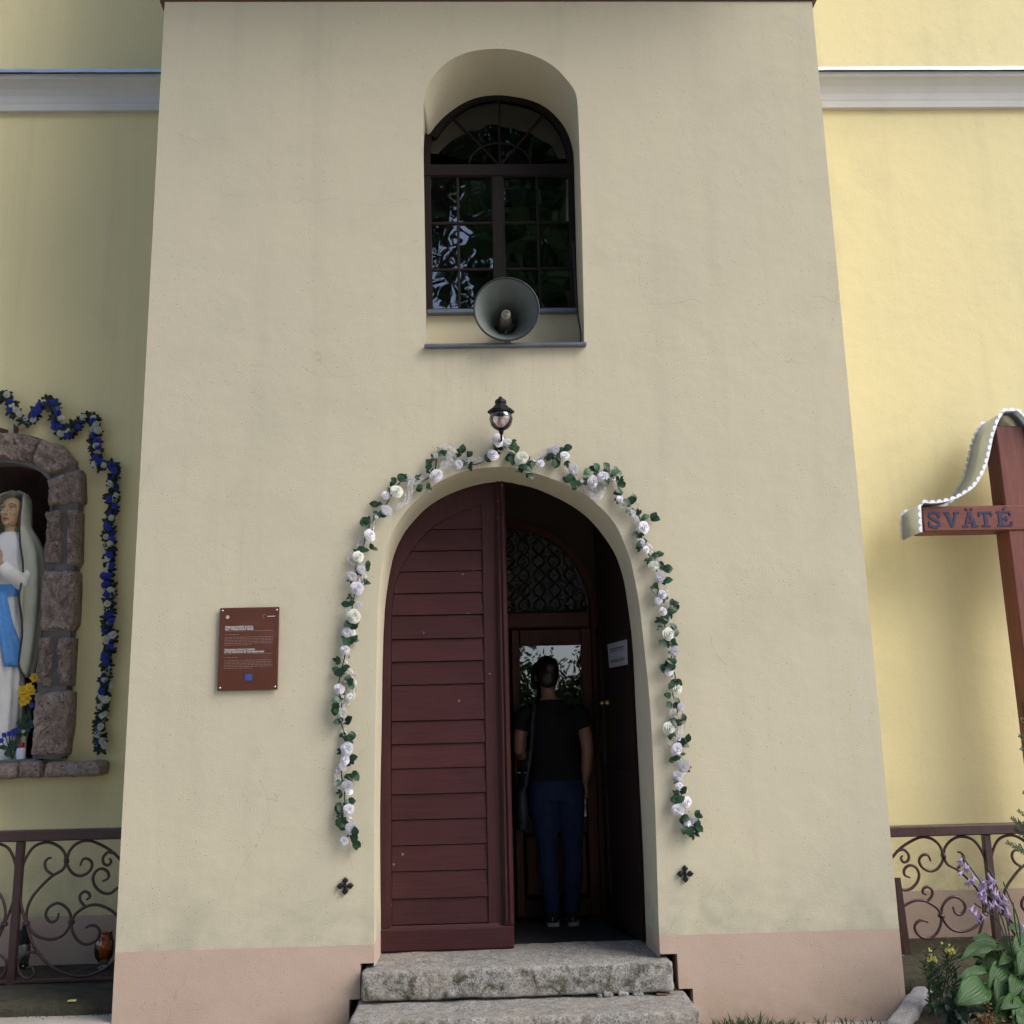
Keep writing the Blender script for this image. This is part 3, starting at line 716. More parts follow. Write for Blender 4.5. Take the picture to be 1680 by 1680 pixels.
# --- outer door: leaf folded back inside
hx, hy = DI[-1][0]+.012, DY+.03
ex, ey = px(987, 1200, 1.06).x, 1.06
dv = Vector((ex-hx, ey-hy, 0)); Lw = dv.length; dv.normalize(); nv = Vector((-dv.y, dv.x, 0))
if nv.x > 0: nv = -nv
def lp(u, o, z): return Vector((hx, hy, 0))+dv*u+nv*o+Vector((0, 0, z))
def lbox(mb, u0, u1, o0, o1, z0, z1):
    P = [lp(u, o, z) for z in (z0, z1) for u, o in ((u0, o0), (u1, o0), (u1, o1), (u0, o1))]
    f = [(0,3,2,1),(4,5,6,7),(0,1,5,4),(1,2,6,5),(2,3,7,6),(3,0,4,7)]
    if dv.cross(nv).z < 0: f = [q[::-1] for q in f]
    return mb.addm(P, f)
mb = MB()
for k in range(14):
    u = Lw*k/14; u2 = Lw*(k+1)/14; uu = Lw-(u+u2)/2
    zt_ = interp(sorted([(p[0], p[1]) for p in DI if p[0] > XM]), min(hx-.0, XM+ (hx-XM)*(1-(u+u2)/2/Lw)))
    lbox(mb, u, u2, -.025, 0, fz+.02, min(zt_, VZ-.04))
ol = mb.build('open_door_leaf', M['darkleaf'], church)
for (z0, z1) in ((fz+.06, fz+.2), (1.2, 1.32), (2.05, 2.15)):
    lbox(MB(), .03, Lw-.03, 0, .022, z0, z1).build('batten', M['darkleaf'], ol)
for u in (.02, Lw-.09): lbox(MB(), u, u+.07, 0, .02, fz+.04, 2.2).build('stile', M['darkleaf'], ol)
for xx_ in (1007, 1018): 
    MB().lathe([(.004, 0), (.016, .01), (.02, .025), (.012, .04), (.002, .045)], lp((xx_-1062)/(987-1062)*Lw, .02, px(xx_, 1152, .8).z), 10, nv).build('coat_knob', M['brass'], ol)

# ============================================================ GROUND, TERRACES, STEPS
def grid(name, x0, x1, y0, y1, z, nx, ny, mat, amp=0, sc_=3):
    v = []; f = []
    for j in range(ny+1):
        for i in range(nx+1):
            x = x0+(x1-x0)*i/nx; y = y0+(y1-y0)*j/ny
            v.append((x, y, z+amp*noise.noise((x*sc_, y*sc_, z))))
    for j in range(ny):
        for i in range(nx): a = j*(nx+1)+i; f.append((a, a+1, a+nx+2, a+nx+1))
    return mobj(name, v, f, mat, None, True)
struct(grid('ground', -300, 300, -400, 200, .066, 4, 4, M['paving']))
struct(grid('yard_paving', -9, 9, -10, 0.0, .072, 60, 60, M['paving'], .003))
TZ = .235
def terrace(name, x0, x1, y0):
    mb = MB(); n = 60
    rings = []
    for i in range(n+1):
        x = x0+(x1-x0)*i/n; e = .012*noise.noise((x*2.1, 1, 0))+.006*noise.noise((x*9, 4, 0))
        rings.append([Vector((x, NY, -.02)), Vector((x, y0+e, -.02)), Vector((x, y0+e*1.1, TZ-.03)), Vector((x, y0+.02+e, TZ-.006)), Vector((x, y0+.25, TZ+e*.4)), Vector((x, NY-.05, TZ+e*.3)), Vector((x, NY, TZ))])
    mb.loft(rings, True, True)
    return struct(mb.build(name, M['terrace'], None, True))
terrace('terrace', -9, TX0-.001, .18); terrace('terrace', TX1+.001, 9, .12)
struct(grid('path', -9, TX0-.001, -.6, .20, .180, 60, 12, M['paving'], .008, 5))
def stone_block(name, a, b, mat, nx=40, ny=8, nz=6, amp=.012, rnd=.03, seed=0, parent=None):
    """hewn block: subdivided box, corners pinched in, surface roughened"""
    x0, y0, z0 = a; x1, y1, z1 = b; mb = MB(); vid = {}; V = []; Fc = []
    def vert(i, j, k):
        if (i, j, k) in vid: return vid[(i, j, k)]
        u, w_, s_ = i/nx, j/ny, k/nz
        p = Vector((x0+(x1-x0)*u, y0+(y1-y0)*w_, z0+(z1-z0)*s_))
        c = Vector((min(max(p.x, x0+rnd), x1-rnd), min(max(p.y, y0+rnd), y1-rnd), min(max(p.z, z0+rnd), z1-rnd)))
        d = p-c
        if d.length > rnd: p = c+d*(rnd/d.length)
        q = p*7+Vector((seed*13.1, seed*3.3, 0))
        p = p + Vector((noise.noise(q), noise.noise(q+Vector((9, 0, 0))), noise.noise(q+Vector((0, 9, 0))) * .6))*amp + noise.noise_vector(p*28)*amp*.45
        vid[(i, j, k)] = len(V); V.append(p); return vid[(i, j, k)]
    for i in range(nx):
        for j in range(ny): Fc += [(vert(i,j,0), vert(i,j+1,0), vert(i+1,j+1,0), vert(i+1,j,0)), (vert(i,j,nz), vert(i+1,j,nz), vert(i+1,j+1,nz), vert(i,j+1,nz))]
        for k in range(nz): Fc += [(vert(i,0,k), vert(i+1,0,k), vert(i+1,0,k+1), vert(i,0,k+1)), (vert(i,ny,k), vert(i,ny,k+1), vert(i+1,ny,k+1), vert(i+1,ny,k))]
    for j in range(ny):
        for k in range(nz): Fc += [(vert(0,j,k), vert(0,j,k+1), vert(0,j+1,k+1), vert(0,j+1,k)), (vert(nx,j,k), vert(nx,j+1,k), vert(nx,j+1,k+1), vert(nx,j,k+1))]
    return mobj(name, V, Fc, mat, parent, True)
s1 = stone_block('stone_step', (px(593, 1615, -.08).x, -.08, .258), (px(1107, 1605, -.08).x, .50, z_t), M['granite'], 90, 20, 10, .009, .016, 1)
tag(s1, 'upper granite doorstep worn and mossy, directly below the open door', 'step')
s2 = stone_block('stone_step', (px(571, 1665, -.38).x, -.38, .05), (px(1150, 1665, -.38).x, .15, .247), M['granite'], 90, 20, 10, .008, .016, 2)
tag(s2, 'lower granite step with speckled front, resting on the yard', 'step')
# little wedge stones under the upper step
for (xx_, ww) in ((1000, .05), (1022, .06), (1048, .05), (985, .03)):
    p = px(xx_, 1633, -.09); b_ = stone_block('wedge_stone', (p.x-ww/2, -.085, .243), (p.x+ww/2, -.03, .268), M['granite'], 8, 6, 4, .012, .010, xx_)
    tag(b_, 'small flat stone chip wedged between the two granite steps', 'stone', 'wedge stones between the steps')
p = px(1085, 1632, -.06); lf = stone_block('fallen_leaf', (p.x-.03, -.09, .249), (p.x+.03, -.055, .257), M['dry'], 6, 4, 2, .006, .003, 3)
tag(lf, 'curled brown dead leaf lying on the lower step against the plinth', 'leaf')

# ============================================================ SHRINE NICHE
SY = .99
niche = thing('stone_niche', 'rough pinkish stone arch of the wall shrine beside the tower', 'niche', (nich_c, NY, nz0-.1))
# mortar body: band following the arch
ih, oh = abs(px(72, 900, SY).x-nich_c), abs(px(131, 850, SY).x-nich_c)
z_in, z_out = px(0, 755, SY).z, px(0, 703, SY).z
def arch_band(hw, ztop_, zspring, z0_, n=31):
    return [(nich_c+hw, z0_)] + [(nich_c+hw*math.cos(a), zspring+(ztop_-zspring)*math.sin(a)) for a in np.linspace(0, math.pi, n)] + [(nich_c-hw, z0_)]
zspr = px(72, 800, SY).z
bo = arch_band(oh-.03, z_out-.02, zspr, nz0); bi = arch_band(ih+.006, z_in-.006, zspr-.02, nz0)
ring_prism(bo, bi, SY+.035, NY+.02).build('mortar', M['mortar'], niche)
# recess behind: curved rocky shell
rings = []
for a in np.linspace(0, math.pi, 19):
    ring = []
    for z in np.linspace(nz0-.02, z_in+.25, 26):
        w_ = ih+.03; zz = (z-zspr)/(z_in+.05-zspr) if z > zspr else 0
        k = math.sqrt(max(0.02, 1-zz*zz)) if zz < 1 else .14
        p = Vector((nich_c+w_*math.cos(a)*k, NY-.10+.55*math.sin(a)**.7*max(k, .3), z))
        p += noise.noise_vector(p*5)*.05
        ring.append(p)
    rings.append(ring)
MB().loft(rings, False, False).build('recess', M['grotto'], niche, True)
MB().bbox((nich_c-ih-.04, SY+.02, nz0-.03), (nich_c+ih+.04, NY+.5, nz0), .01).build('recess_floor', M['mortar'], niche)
def zm1(x, y): return (x/4.2, 600+y/4.2)
def zm2(x, y): return (x/4.2, 950+y/4.2)
stones = [[zm1(*p) for p in q] for q in (
    [(70,465),(255,500),(195,655),(35,640)], [(262,508),(400,530),(490,635),(485,680),(330,755),(212,660)],
    [(318,785),(545,712),(552,925),(330,962)], [(312,1000),(420,995),(412,1362),(303,1362)], [(463,990),(532,985),(527,1340),(508,1372),(460,1362)])]
stones += [[zm1(290,1408), zm1(515,1408), zm2(516,60), zm2(505,305), zm2(470,350), zm2(275,352), zm2(283,150)],
           [zm2(*p) for p in [(268,402),(355,395),(345,745),(245,728)]], [zm2(*p) for p in [(395,405),(488,395),(466,730),(400,732)]],
           [zm2(*p) for p in [(238,780),(478,772),(468,1000),(436,1215),(205,1215)]]]
def rough_stone_piece(poly, y0, y1, seed, name='stone', parent=niche, mat=None):
    """faceted hewn stone: polygon outline with a roughened, domed front"""
    P = np.array(poly); c = P.mean(0); n = 60
    Q = np.array(resample(list(map(tuple, P))+[tuple(P[0])], n+1))[:-1]
    rings = []
    for (s_, y) in ((1.0, y1), (1.02, y0+.06), (1.0, y0+.03), (.975, y0+.010), (.93, y0), (.86, y0-.004), (.77, y0-.006), (.66, y0-.008), (.54, y0-.010), (.40, y0-.010), (.25, y0-.010), (.1, y0-.010)):
        r = []
        for q in Q:
            p = Vector((c[0]+(q[0]-c[0])*s_, y, c[1]+(q[1]-c[1])*s_))
            nn = noise.noise_vector(p*13+Vector((seed, 0, 0))); n2 = noise.noise_vector(p*34); n3 = abs(noise.noise(p*22+Vector((0, 0, seed))))
            if y < y1: p += Vector((nn.x*.009+n2.x*.004, nn.y*.014+n2.y*.012+n3*.018-.018+.040*noise.turbulence(p*17+Vector((seed*3.1, 0, 0)), 4, True), nn.z*.009+n2.z*.004))
            r.append(p)
        rings.append(r)
    if sum(Q[i][0]*Q[(i+1) % n][1]-Q[(i+1) % n][0]*Q[i][1] for i in range(n)) > 0: rings = [r[::-1] for r in rings]
    return MB().loft(rings, True).build(name, mat or M['stone'], parent, True)
for i, st_ in enumerate(stones):
    w_ = [(px(a, b, SY).x, px(a, b, SY).z) for a, b in st_]
    rough_stone_piece(w_, SY, NY-.002, i)
    rough_stone_piece([(2*nich_c-a, b) for a, b in w_][::-1], SY, NY-.002, i+20)
ks = [(px(a, b, SY).x, px(a, b, SY).z) for a, b in (zm1(-60, 450), zm1(40, 462), zm1(8, 635), zm1(-60, 630))]
rough_stone_piece([(nich_c-.085, ks[0][1]), (nich_c+.075, ks[1][1]), (nich_c+.055, ks[2][1]), (nich_c-.06, ks[3][1])], SY, NY-.002, 50)
# sill course of flat stones
zl0, zl1 = px(80, 1276, SY-.03).z, px(80, 1250, SY-.03).z
xe = px(166, 1262, SY-.03).x
xs_ = [2*nich_c-xe, nich_c-.42, nich_c-.1, px(28, 1262, SY-.03).x, px(68, 1262, SY-.03).x, xe]
for i in range(len(xs_)-1):
    stone_block('sill_stone', (xs_[i]+.006, SY-.03, zl0+random.uniform(-.004, .004)), (xs_[i+1]-.006, NY-.002, zl1+(random.uniform(-.01, .006) if i < 4 else 0)), M['stone'], 18, 5, 5, .014, .02, i+5, niche)

# ---- statue of a praying woman in the niche
stz = nz0; stx, sty = nich_c+.005, 1.20
statue = thing('painted_statue', 'painted statue of a praying woman in white veil and blue sash', 'statue', (stx, sty, stz))
HS = px(0, 806, sty).z - stz                     # height of the statue
def st(x, y, z): return Vector((stx+x, sty+y, stz+z*HS/1.70))
def remesh(o, vox=.01, it=3):
    md = o.modifiers.new('remesh', 'REMESH'); md.mode = 'VOXEL'; md.voxel_size = vox; md.use_smooth_shade = True
    md = o.modifiers.new('smooth', 'SMOOTH'); md.iterations = it; md.factor = .5
    return o
def ellring(cx_, cy_, z, rx, ry, n=48, fold=0, nf=14, ph=0, fn=None):
    r = []
    for k in range(n):
        a = 2*math.pi*k/n; m_ = 1+fold*math.sin(nf*a+ph+1.5*math.sin(2*a))
        r.append(fn(cx_+rx*m_*math.cos(a), cy_+ry*m_*math.sin(a), z))
    return r
mb = MB(); prof = [(0, .165, .15, .05), (.05, .16, .145, .06), (.3, .15, .13, .065), (.6, .145, .12, .06), (.85, .14, .115, .045), (1.0, .118, .095, .02), (1.1, .125, .095, .01), (1.22, .15, .095, 0), (1.33, .15, .08, 0), (1.40, .085, .06, 0), (1.425, .055, .05, 0)]
mb.loft([ellring(0, 0, z, rx, ry, 64, fo, 13, z*1.3, st) for z, rx, ry, fo in [(interp([(p[0], p[0]) for p in prof], z), interp([(p[0], p[1]) for p in prof], z), interp([(p[0], p[2]) for p in prof], z), interp([(p[0], p[3]) for p in prof], z)) for z in np.linspace(0, 1.425, 40)]], True)
for s_ in (-1, 1):     # sleeves: arms bent, hands together at the chest
    mb.tube([st(s_*.14, 0, 1.33), st(s_*.15, -.03, 1.18), st(s_*.13, -.09, 1.09), st(s_*.07, -.14, 1.15), st(s_*.03, -.16, 1.19)], [.05, .055, .06, .055, .045], 12)
remesh(mb.build('robe', M['plaster_white'], statue), .009, 2)
# head with features
hc = (0, -.01, 1.555)
mb = MB(); mb.sphere(st(0, 0, 1.565), (.072, .085, .095), 20, 14); mb.sphere(st(0, -.03, 1.52), (.056, .06, .072), 18, 12)
mb.tube([st(0, .01, 1.38), st(0, 0, 1.52)], [.05, .042], 14)
mb.tube([st(0, -.088, 1.575), st(0, -.098, 1.545), st(0, -.106, 1.527)], [.008, .010, .013], 8)
mb.sphere(st(0, -.080, 1.472), (.02, .016, .014)); mb.sphere(st(0, -.088, 1.500), (.018, .010, .006))
for s_ in (-1, 1):
    mb.sphere(st(s_*.030, -.068, 1.54), (.022, .02, .02)); mb.tube([st(s_*.012, -.09, 1.588), st(s_*.035, -.084, 1.594), st(s_*.055, -.068, 1.585)], .007, 6)
head = remesh(mb.build('head', M['plaster_skin'], statue), .0045, 2)
for s_ in (-1, 1):
    mb = MB(); mb.sphere(st(s_*.030, -.082, 1.566), (.013, .007, .006), 10, 6); e = mb.build('eye', M['plaster_white'], head, True)
    MB().sphere(st(s_*.030, -.0885, 1.566), (.005, .003, .005), 8, 6).build('pupil', M['plaster_dark'], head, True)
    MB().tube([st(s_*.014, -.088, 1.571), st(s_*.030, -.092, 1.576), st(s_*.046, -.084, 1.570)], .0022, 5).build('lash', M['plaster_dark'], head)
    MB().tube([st(s_*.012, -.094, 1.592), st(s_*.032, -.091, 1.599), st(s_*.054, -.075, 1.590)], .0028, 5).build('brow', M['plaster_hair'], head)
MB().tube([st(-.02, -.090, 1.499), st(0, -.0975, 1.501), st(.02, -.090, 1.499)], [.002, .004, .002], 6).build('lips', M['candlered'], head)
mb = MB(); mb.sphere(st(0, .022, 1.585), (.074, .080, .082), 20, 12)
remesh(mb.build('hair', M['plaster_hair'], statue), .008, 1)
# joined hands with fingers pointing up
mb = MB()
for s_ in (-1, 1):
    mb.tube([st(s_*.03, -.16, 1.18), st(s_*.016, -.185, 1.225), st(s_*.013, -.195, 1.26)], [.022, (.012, .03), (.011, .034)], 10)
    for k, L in enumerate((.058, .072, .076, .064)):
        b_ = Vector((s_*.011, -.170-.016*k+.004, 1.262)); mb.tube([st(*b_), st(b_.x*.9, b_.y-.006, b_.z+L*.55), st(b_.x*.7, b_.y-.012, b_.z+L)], [.0085, .0078, .0055], 8)
    mb.tube([st(s_*.018, -.165, 1.215), st(s_*.022, -.158, 1.25), st(s_*.014, -.158, 1.285)], [.011, .0095, .007], 8)
remesh(mb.build('hands', M['plaster_skin'], statue), .0045, 2)
# veil: open shell from the crown to below the knees
rows = [(1.70, .02, .02, .02, 1.5), (1.69, .06, .065, .01, 1.35), (1.66, .088, .10, .008, 1.0), (1.60, .100, .112, .004, .92), (1.53, .104, .112, 0, .86), (1.46, .112, .108, .0, .84), (1.38, .165, .115, 0, .72), (1.28, .215, .14, 0, .60), (1.15, .235, .16, 0, .62), (1.0, .24, .16, 0, .66), (.85, .232, .13, 0, .72), (.7, .22, .13, 0, .80), (.58, .205, .13, 0, .95), (.5, .19, .125, 0, 1.15)]
zz = np.linspace(1.70, .50, 46); rings = []
edgeL, edgeR = [], []
for z in zz:
    g = [interp([(r[0], r[k]) for r in rows[::-1]], z) for k in (1, 2, 3, 4)]
    hem = .09*math.sin((1.7-z)*15)*(1 if z < 1.45 else .15)         # wavy front edge
    gap = g[3]+hem*.9; ring = []
    for k in range(49):
        a = -math.pi/2+gap+(2*math.pi-2*gap)*k/48
        fo = 1+.085*min(1, max(0, (1.5-z)*3))*math.sin(13*a+2*z)
        ring.append(st(g[0]*fo*math.cos(a), .012+g[1]*fo*math.sin(a), z))
    rings.append(ring); edgeR.append(ring[0]); edgeL.append(ring[-1])
veil = MB().loft(rings, False, False).build('veil', M['plaster_veil'], statue, True)
sdm = veil.modifiers.new('solid', 'SOLIDIFY'); sdm.thickness = .010; sdm.offset = -1
for e in (edgeL, edgeR): MB().tube([p+Vector((0, -.008, 0)) for p in e[3:]], .006, 6).build('veil_trim', M['plaster_dark'], veil)
# sash: waist band and two falling ends
mb = MB(); mb.loft([ellring(0, 0, z, .128, .104, 40, 0, 1, 0, st) for z in (1.0, 1.02, 1.05, 1.075)], False)
sash = mb.build('sash', M['plaster_blue'], statue, True)
for (x0, x1, z1, w0, w1) in ((.02, .135, .56, .028, .055), (-.005, -.01, .42, .026, .045)):
    rings = []
    for t_ in np.linspace(0, 1, 16):
        z = 1.03+(z1-1.03)*t_; xc = x0+(x1-x0)*t_**1.2; hw = w0+(w1-w0)*t_
        ry = interp([(p[0], p[2]) for p in prof], z)+.018
        rx = interp([(p[0], p[1]) for p in prof], z)+.012
        ring = []
        for k in range(9):
            x = xc+hw*(k/4-1); yv = -ry*math.sqrt(max(.05, 1-(x/rx)**2))-.005*math.sin(k*1.9)
            ring.append(st(x, yv, z))
        rings.append(ring)
    so = MB().loft(rings, False, False).build('sash_end', M['plaster_blue'], sash, True)
    so.modifiers.new('solid', 'SOLIDIFY').thickness = .008
MB().lathe([(.0, -.0), (.17, 0), (.18, .015), (.165, .03), (.0, .03)], st(0, 0, -.02), 24).build('base', M['plaster_white'], statue, True)

# ============================================================ FLOWERS: shared rose and leaf meshes
def rose_mesh(name, mat, seed, opened=1.0):
    r_ = random.Random(seed); mb = MB()
    def pet(th, half, r0, r1, h0, h1, curl):
        n, m_ = 4, 4; v = []; f = []
        for j in range(m_+1):
            t = j/m_
            for i in range(n+1):
                s_ = i/n*2-1
                a = th+s_*half*(0.35+.65*math.sin(min(1, t*1.25)*math.pi/2))
                rr = r0+(r1-r0)*t**1.4 + curl*max(0, t-.7)*1.2
                h = h0+(h1-h0)*math.sin(t*math.pi/2) - curl*max(0, t-.72)*.9 - .10*abs(s_)**2*t
                rr *= 1-.10*s_*s_*t
                v.append((rr*math.cos(a), rr*math.sin(a), h))
        for j in range(m_):
            for i in range(n): a = j*(n+1)+i; f.append((a, a+1, a+n+2, a+n+1))
        mb.addm(v, f)
    mb.loft([[Vector((r*math.cos(a+h*2), r*math.sin(a+h*2), h)) for a in np.linspace(0, 6.283, 6, endpoint=False)] for r, h in ((.16, .1), (.20, .40), (.12, .60), (.03, .64))], True)
    for k in range(3): pet(k*2.1+r_.random(), 1.15, .02, .30, -.25, .66, .05)
    for k in range(4): pet(k*1.57+r_.random()*.5, .95, .06, .52, -.35, .50, .18)
    for k in range(5): pet(k*1.257+r_.random()*.4, .82, .10, .78, -.40, .28*opened, .3)
    for k in range(5): pet(k*1.257+.6+r_.random()*.4, .80, .10, 1.0, -.45, .08, .45)
    return mesh(name, mb.v, mb.f, mat, True)
def leaf_mesh(name, mat, w=.36, fold=.12, nseg=4):
    v = []; f = []
    for j in range(nseg+1):
        t = j/nseg; ww = w*math.sin(math.pi*min(.985, t*.93+.05))**.75
        zc = .10*math.sin(t*math.pi)
        v += [(-ww, t, zc+fold*ww), (0, t, zc), (ww, t, zc+fold*ww)]
    for j in range(nseg): a = j*3; f += [(a, a+1, a+4, a+3), (a+1, a+2, a+5, a+4)]
    return mesh(name, v, f, mat, True)
ROSE = [rose_mesh('white_rose', M['rose'], 1), rose_mesh('white_rose_open', M['rose'], 2, .7), rose_mesh('cream_rose', M['rose2'], 3)]
LEAF = [leaf_mesh('silk_leaf', M['silkleaf']), leaf_mesh('silk_leaf_pale', M['silkleaf2'], .40), leaf_mesh('silk_leaf_round', M['silkleaf'], .46, .2)]
ROSEB = rose_mesh('blue_rose', M['roseblue'], 4); ROSEC = rose_mesh('small_cream_rose', M['rosecream'], 5)
def cluster_mesh(seed):
    r_ = random.Random(seed); mb = MB()
    for k in range(7):
        ang = k*.9+r_.random()*.6; d = Vector((math.cos(ang), math.sin(ang), r_.uniform(-.1, .7))).normalized(); sx = d.cross(Vector((0, 0, 1))).normalized(); L = r_.uniform(.7, 1.05); o = Vector((r_.uniform(-.2, .2), r_.uniform(-.2, .2), r_.uniform(0, .25)))
        mb.addm([o, o+d*L*.35+sx*.26*L+Vector((0, 0, .06)), o+d*L*.75+sx*.20*L, o+d*L, o+d*L*.75-sx*.20*L, o+d*L*.35-sx*.26*L+Vector((0, 0, .06))], [(0, 1, 2, 3), (0, 3, 4, 5)])
    return mesh('leaf_cluster', mb.v, mb.f, M['darkleafsilk'], False)
CLUS = [cluster_mesh(k) for k in range(4)]
def face_to(nrm, roll, s_, loc):
    q = Vector(nrm).normalized().to_track_quat('Z', 'Y')
    return Matrix.Translation(loc) @ q.to_matrix().to_4x4() @ Matrix.Rotation(roll, 4, 'Z') @ Matrix.Scale(s_, 4)
PXM = 1680/5.57                                  # pixels per metre near the tower face

# ---- white rose garland round the doorway
gl = [(822,718),(812,735),(800,752),(780,762),(757,760),(735,745),(718,748),(712,775),(690,790),(665,785),(650,800),(632,830),(615,850),(603,870),(595,900),(585,925),(582,945),(583,965),(578,995),(577,1010),(572,1040),(568,1060),(565,1080),(560,1100),(555,1130),(560,1150),(560,1185),(568,1215),(565,1245),(560,1270),(565,1290),(565,1320),(562,1345),(572,1365),(565,1380)]
gr = [(822,718),(840,735),(855,752),(870,762),(890,750),(905,742),(925,748),(932,765),(940,785),(960,795),(975,790),(990,775),(1010,785),(1015,805),(1025,825),(1045,840),(1052,862),(1050,885),(1062,905),(1072,925),(1080,945),(1078,968),(1085,985),(1100,992),(1090,1010),(1090,1025),(1098,1040),(1103,1067),(1100,1090),(1108,1110),(1103,1135),(1112,1165),(1100,1190),(1112,1215),(1108,1235),(1120,1255),(1112,1275),(1118,1300),(1115,1320),(1125,1340),(1138,1352),(1135,1375)]
garl = thing('rose_garland', 'white silk rose garland with green leaves and tulle round the arched doorway', 'garland', px(822, 718, 0))
def gpt(p, off=.012): return px(p[0], p[1], -off-.012)
for g in (gl, gr):
    pts = spline([px(a, b, -.015-.012*random.random()) for a, b in g], 5)
    MB().tube(pts, .0035, 6).build('stem', M['stem'], garl)
rl = [(818,722,14,0),(832,726,12,1),(809,746,11,0),(752,762,11,2),(716,780,14,0),(651,806,15,2),(634,812,10,0),(634,838,12,2),(607,878,13,0),(588,913,12,2),(593,935,10,0),(577,946,12,1),(586,965,14,0),(588,992,8,0),(580,1011,15,2),(568,1037,11,0),(578,1038,8,1),(566,1066,10,0),(557,1130,12,0),(573,1143,8,0),(562,1170,12,2),(569,1228,14,0),(566,1247,11,1),(562,1258,9,0),(570,1290,12,0),(573,1298,9,1),(572,1328,11,0),(577,1360,13,1),(564,1380,10,0),
      (856,752,14,2),(887,760,10,0),(910,738,11,1),(927,748,12,0),(941,770,12,0),(973,791,14,0),(990,782,12,1),(1018,820,10,0),(1038,842,8,0),(1057,865,14,2),(1052,890,8,0),(1060,902,10,0),(1073,928,13,2),(1083,947,12,2),(1087,975,10,0),(1080,985,10,1),(1088,1003,10,0),(1098,1040,13,2),(1107,1068,12,0),(1098,1102,9,0),(1110,1130,12,2),(1117,1160,8,0),(1098,1195,13,2),(1111,1230,13,2),(1122,1257,12,0),(1112,1273,11,0),(1115,1290,10,1),(1127,1316,12,0),(1113,1328,12,0),(1128,1350,8,0),(1138,1345,7,0)]
for (a, b, r, k) in rl:
    nrm = Vector((random.uniform(-.25, .45), -1, random.uniform(-.4, .3)))
    if k == 2 and random.random() < .35: k = 1
    Mx = face_to(nrm, random.random()*6, r*random.uniform(.64, .86)/PXM, px(a, b, -.030-r*.5/PXM)) @ Matrix.Diagonal((1, random.uniform(.78, 1), random.uniform(.8, 1.3), 1))
    inst('rose', ROSE[k], garl, Mx)
ll = [(705,762),(722,745),(757,742),(770,765),(768,748),(655,786),(648,790),(686,800),(702,800),(620,828),(626,846),(600,860),(598,862),(612,900),(598,904),(603,930),(597,957),(573,992),(575,1022),(585,1024),(573,1055),(578,1050),(562,1098),(555,1100),(568,1120),(574,1122),(555,1147),(551,1162),(558,1184),(570,1186),(567,1214),(577,1212),(575,1246),(572,1272),(580,1270),(558,1322),(572,1315),(558,1353),(565,1350),(583,1369),(583,1382),
      (840,726),(846,733),(832,750),(842,755),(852,766),(870,772),(868,778),(905,745),(918,742),(927,736),(916,760),(932,790),(945,798),(942,790),(968,772),(981,770),(997,769),(1012,773),(996,793),(1018,806),(1022,798),(1040,822),(1032,826),(1055,850),(1070,852),(1045,878),(1052,888),(1078,912),(1072,916),(1090,934),(1086,928),(1090,954),(1075,965),(1080,975),(1102,992),(1108,998),(1087,1020),(1090,1012),(1108,1033),(1092,1058),(1104,1056),(1085,1097),(1103,1088),(1094,1092),(1110,1118),(1104,1122),(1098,1143),(1113,1150),(1100,1158),(1108,1186),(1122,1183),(1100,1207),(1118,1218),(1126,1216),(1105,1246),(1118,1300),(1106,1308),(1112,1314),(1120,1342),(1142,1337),(1125,1357),(1138,1358),(1130,1368),(1144,1355)]
for (a, b) in ll:
    for q in range(random.choice((2, 3, 3))):
        ang = random.uniform(0, 6.28); L = random.uniform(.034, .058)
        base = px(a, b, -.018-.03*random.random()) + Vector((math.cos(ang), 0, math.sin(ang)))*-.008
        d = Vector((math.cos(ang), random.uniform(-.6, .1), math.sin(ang))).normalized()
        nrm = Vector((random.uniform(-.5, .5), -1, random.uniform(-.2, .7))); xx = d.cross(nrm).normalized(); nn = xx.cross(d)
        Mx = Matrix((xx, d, nn)).transposed().to_4x4(); Mx.translation = base
        inst('leaf', random.choice((LEAF[0], LEAF[0], LEAF[2], LEAF[1])), garl, Mx @ Matrix.Scale(L, 4))
# three-leaf sprays filling the strand
def spray_mesh(mat, seed):
    r_ = random.Random(seed); mb = MB(); mb.tube([(0, 0, 0), (0, .5, .08), (0, .75, .1)], [.03, .02, .012], 4)
    for k, (a0, y0) in enumerate(((-.9, .35), (.9, .45), (0, .7))):
        a0 += r_.uniform(-.25, .25); d = Vector((math.sin(a0), math.cos(a0), r_.uniform(-.2, .35))).normalized(); sx = d.cross(Vector((0, 0, 1))).normalized(); up_ = sx.cross(d); o = Vector((0, y0, .08)); L = r_.uniform(.75, 1.05); rows = []
        for j in range(5):
            t = j/4; w_ = .30*L*math.sin(math.pi*min(.97, t*.92+.06))**.8; c_ = o+d*L*t-up_*(.18*t*t); rows.append([c_-sx*w_+up_*.10*w_, c_, c_+sx*w_+up_*.10*w_])
        mb.loft(rows, False, False)
    return mesh('leaf_spray', mb.v, mb.f, mat, True)
SPRAY = [spray_mesh(M['silkleaf'], 1), spray_mesh(M['silkleaf'], 2), spray_mesh(M['silkleaf2'], 3)]
for g in (gl, gr):
    pts = spline([px(a, b, -.018) for a, b in g], 5)
    for p in pts[2::5]:
        ang = random.uniform(0, 6.28); d = Vector((math.cos(ang), random.uniform(-.35, .05), math.sin(ang))).normalized(); nrm = Vector((random.uniform(-.4, .5), -1, random.uniform(-.2, .5))); xx = d.cross(nrm).normalized(); nn = xx.cross(d)
        Mx = Matrix((xx, d, nn)).transposed().to_4x4(); Mx.translation = p+Vector((0, -random.uniform(.0, .015), 0))
        inst('leaf_spray', random.choice(SPRAY), garl, Mx @ Matrix.Scale(random.uniform(.030, .042), 4))
